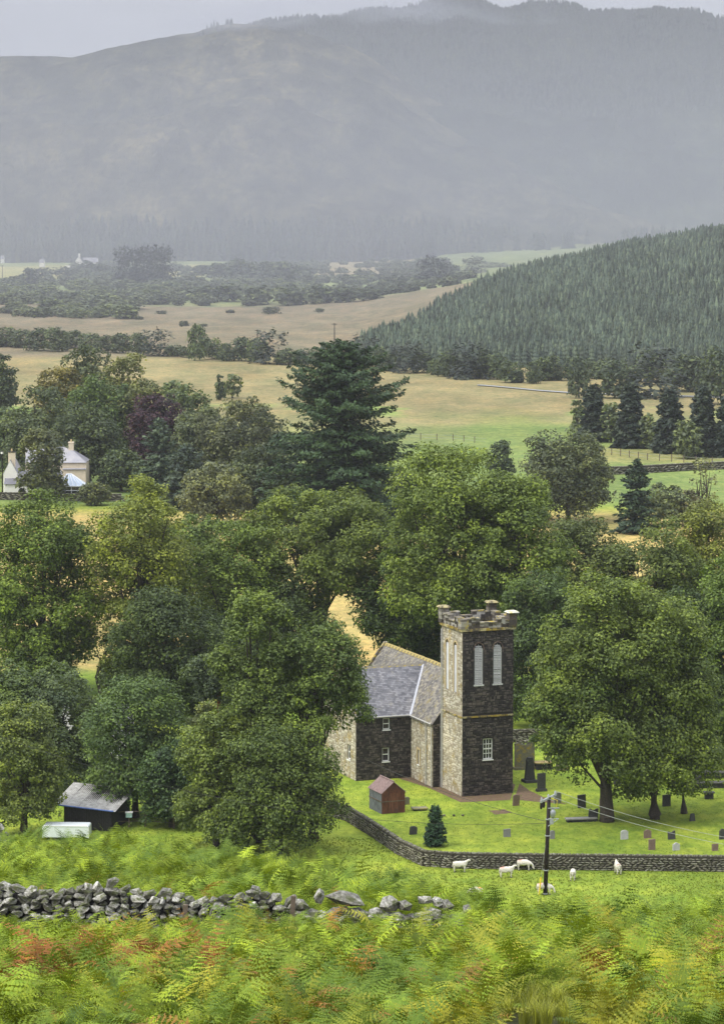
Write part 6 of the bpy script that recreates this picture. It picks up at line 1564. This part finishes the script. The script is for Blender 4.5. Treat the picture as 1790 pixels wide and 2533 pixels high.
def blade_tuft(name, rng, nb, h, spread, w, mat):
    V = []; Fc = []; var = []
    for i in range(nb):
        az = rng.uniform(0, 6.283); d = np.array([math.cos(az), math.sin(az), 0]); b = d*rng.uniform(0, spread*.3); l = h*rng.uniform(.6, 1.1); lean = rng.uniform(.1, .9)*spread/h; sd_ = np.array([-d[1], d[0], 0])*w
        p0, p1, p2 = b, b+np.array([0, 0, l*.6])+d*l*.25*lean, b+np.array([0, 0, l*.9])+d*l*lean
        n = len(V); V += [p0-sd_, p0+sd_, p1-sd_*.8, p1+sd_*.8, p2]; Fc += [(n, n+1, n+3), (n, n+3, n+2), (n+2, n+3, n+4)]; q = rng.uniform(.2, .9); var += [q]*3
    return npmesh(name, np.array(V), np.array(Fc), mat, var)
TUF = [blade_tuft('tuft', rg, 12, .16, .16, .012, M_frond) for i in range(5)]
def turf(name, n, xr, yr, mask, col, scl, label):
    x = rg.uniform(*xr, n); y = rg.uniform(*yr, n); u = 895+F*x/y; k = mask(x, y, u); x, y, u = x[k], y[k], u[k]; n = len(x); z = ground_z(x, y)
    s = scl*rg.uniform(.6, 1.3, n); f = fbm(x/1.5, y/2.5, 81)[:, None]; c = np.array(col[0])*(1-f)+np.array(col[1])*f; c = c*rg.uniform(.75, 1.25, (n, 1))
    scatter(name, np.stack([x, y, z-.01], 1), np.stack([0*x, 0*x, rg.uniform(0, 6.28, n)], 1), np.stack([s, s, s], 1), T4(c), rg.integers(0, 5, n), TUF, label=label)
def in_yard(x, y, u):
    vw = np.interp(u, [815, 860, 925, 990, 1050, 1120, 1800], [2018, 2030, 2070, 2114, 2142, 2147, 2155]); v = 500+F*CZ/y; return v < vw-3
turf('pasture_grass', 26000, (-16, 32), (196, 236), lambda x, y, u: ~in_yard(x, y, u), ((.16, .22, .03), (.25, .29, .045)), .75, 'tufty bright grass of the sheep field')
turf('churchyard_grass', 22000, (-6, 36), (226, 285), lambda x, y, u: in_yard(x, y, u) & (rg.random(len(x)) < .8), ((.14, .22, .03), (.20, .26, .035)), .5, 'short mown grass of the churchyard')
turf('lawn_grass', 9000, (-30, -8), (214, 262), lambda x, y, u: x == x, ((.12, .22, .03), (.2, .27, .05)), .7, 'green lawn in front of the black shed')
turf('rough_grass', 5000, (-16, 6), (128, 150), lambda x, y, u: (u < 800), ((.30, .25, .10), (.34, .28, .13)), 2.2, 'straw coloured dry grass along the brow of the hillside')
# tall grass tussock at the bottom
def tussock():
    g = P(1350, 2533, 60); x0, y0 = g.x, 60.0
    root = empty('grass_tussock', (x0, y0, gz(x0, y0)), 'tall yellow green grass tussock at the bottom edge among the bracken', 'grass')
    for k in range(34):
        me = blade_tuft('blades', rg, 90, .62, .4, .006, M_leaf); o = link('blades', me, root, loc=(rg.uniform(-1.0, 1.0), rg.uniform(-4.5, 2.2), 0)); q = rg.uniform(.8, 1.25); o.color = (.24*q, .25*q, .05*q, 1)
        z = gz(x0+o.location.x, y0+o.location.y)-root.location.z; o.location.z = z
tussock()
def dock(u, v, h, label):
    D = 66.; p = P(u, v, D); z0 = gz(p.x, D); root = empty('dead_dock_stalk', (p.x, D, z0), label, 'plant', 'dead dock stalks')
    H = P(u, v-h, D).z-z0; m = MB(); m.tube([(0, 0, 0), (.03, 0, H)], [.012, .006], 5); m.obj('stem', M_bark, root)
    rng = np.random.default_rng(int(u)); m = MB()
    for i in range(90):
        t = rng.uniform(.3, 1); c = Vector((.03*t+rng.normal(0, .022), rng.normal(0, .022), H*t)); m.box(c, (.028, .028, .03), rz=rng.uniform(0, 3))
    m.obj('seed_head', simple('dock_seed', (.07, .03, .015), .9, bmp=0) if 'dock_seed' not in bpy.data.materials else bpy.data.materials['dock_seed'], root)
dock(1716, 2470, 110, 'left taller dead brown dock stalk in the bracken at lower right'); dock(1737, 2460, 75, 'right shorter dead brown dock stalk in the bracken at lower right')
for (u, vb, vt, D, lab, mat) in ((722, 2290, 2216, 87.2, 'brown fence post leaning against the gap in the near wall', M_post), (456, 2330, 2238, 86.6, 'mossy upright timber post in front of the near wall', M_post)):
    p = P(u, vt, D); z0 = gz(p.x, D); m = MB(); m.box((0, 0, (p.z-z0)/2), (.14, .12, p.z-z0), a=.4); o = m.obj('fence_post', mat, loc=(p.x, D, z0)); o.rotation_euler = (0, R(3), 0); tag(o, lab, 'post', 'posts at the near wall')

# ================================================================== HAZE
def haze():
    m = bpy.data.materials.new('haze_air'); m.use_nodes = True; nt = m.node_tree; nt.nodes.clear()
    v = nt.nodes.new('ShaderNodeVolumePrincipled'); v.inputs['Density'].default_value = HAZE_D; v.inputs['Color'].default_value = (.50, .518, .59, 1); v.inputs['Anisotropy'].default_value = .1
    o = nt.nodes.new('ShaderNodeOutputMaterial'); nt.links.new(v.outputs[0], o.inputs['Volume'])
    mb = MB(); mb.span(-11500, 11500, -450, 14500, -14, 420); tag(mb.obj('haze', m), kind='stuff', label='rainy grey haze filling the valley')
HAZE_D = .00011
haze()
def mist(name, c, r, d, label, puff=0, rate=1.0):
    m = bpy.data.materials.new(name+'_air'); m.use_nodes = True; nt = m.node_tree; nt.nodes.clear()
    v = nt.nodes.new('ShaderNodeVolumePrincipled'); v.inputs['Color'].default_value = (.50, .518, .59, 1)
    co = objco(nt); ln = N(nt, 'ShaderNodeVectorMath', operation='LENGTH'); nt.links.new(co, ln.inputs[0])
    a = nt.nodes.new('ShaderNodeMath'); a.operation = 'MULTIPLY'; nt.links.new(ln.outputs['Value'], a.inputs[0]); nt.links.new(ln.outputs['Value'], a.inputs[1])
    b = nt.nodes.new('ShaderNodeMapRange'); b.inputs['From Min'].default_value = 1; b.inputs['From Max'].default_value = 0; b.inputs['To Min'].default_value = 0; b.inputs['To Max'].default_value = d
    nt.links.new(a.outputs[0], b.inputs['Value']); out = b.outputs[0]
    if puff:
        nn = noise_tex(nt, puff, 3, .6, co, .4); m2 = nt.nodes.new('ShaderNodeMath'); m2.operation = 'MULTIPLY'; q = ramp(nt, nn, [(.38, (0, 0, 0)), (.62, (1.6, 1.6, 1.6))]); nt.links.new(q, m2.inputs[0]); nt.links.new(out, m2.inputs[1]); out = m2.outputs[0]
    nt.links.new(out, v.inputs['Density']); m.cycles.volume_step_rate = rate
    o = nt.nodes.new('ShaderNodeOutputMaterial'); nt.links.new(v.outputs[0], o.inputs['Volume'])
    bm = bmesh.new(); bmesh.ops.create_icosphere(bm, subdivisions=4, radius=1); me = bpy.data.meshes.new(name); bm.to_mesh(me); bm.free(); me.materials.append(m)
    tag(link(name, me, None, loc=c, scale=r), kind='stuff', label=label)
def wisp(c, r, ry, d, label):
    mist('mist_wisp', c, r, d*4.2, label, 1.6, 2.0); bpy.data.objects[[o.name for o in bpy.data.objects if o.name.startswith('mist_wisp')][-1]].rotation_euler = (0, ry, 0)
wisp((75, 4050, 296), (190, 60, 40), R(12), .0016, 'wisp of low cloud trailing over the summit of the higher hill')
wisp((150, 4040, 262), (170, 60, 30), R(22), .0016, 'lower thin wisp of cloud below the summit of the higher hill')
wisp((-125, 3420, 258), (130, 70, 24), R(-6), .0018, 'wisp of low cloud brushing the moorland ridge on the left')
wisp((285, 3950, 218), (110, 50, 34), R(55), .0014, 'slanting wisp of cloud drifting down the right slope of the higher hill')
mist('mist', (100, 2150, -20), (3200, 1350, 260), .00056, 'bank of rain mist lying in the valley before the hills', 0, .5)
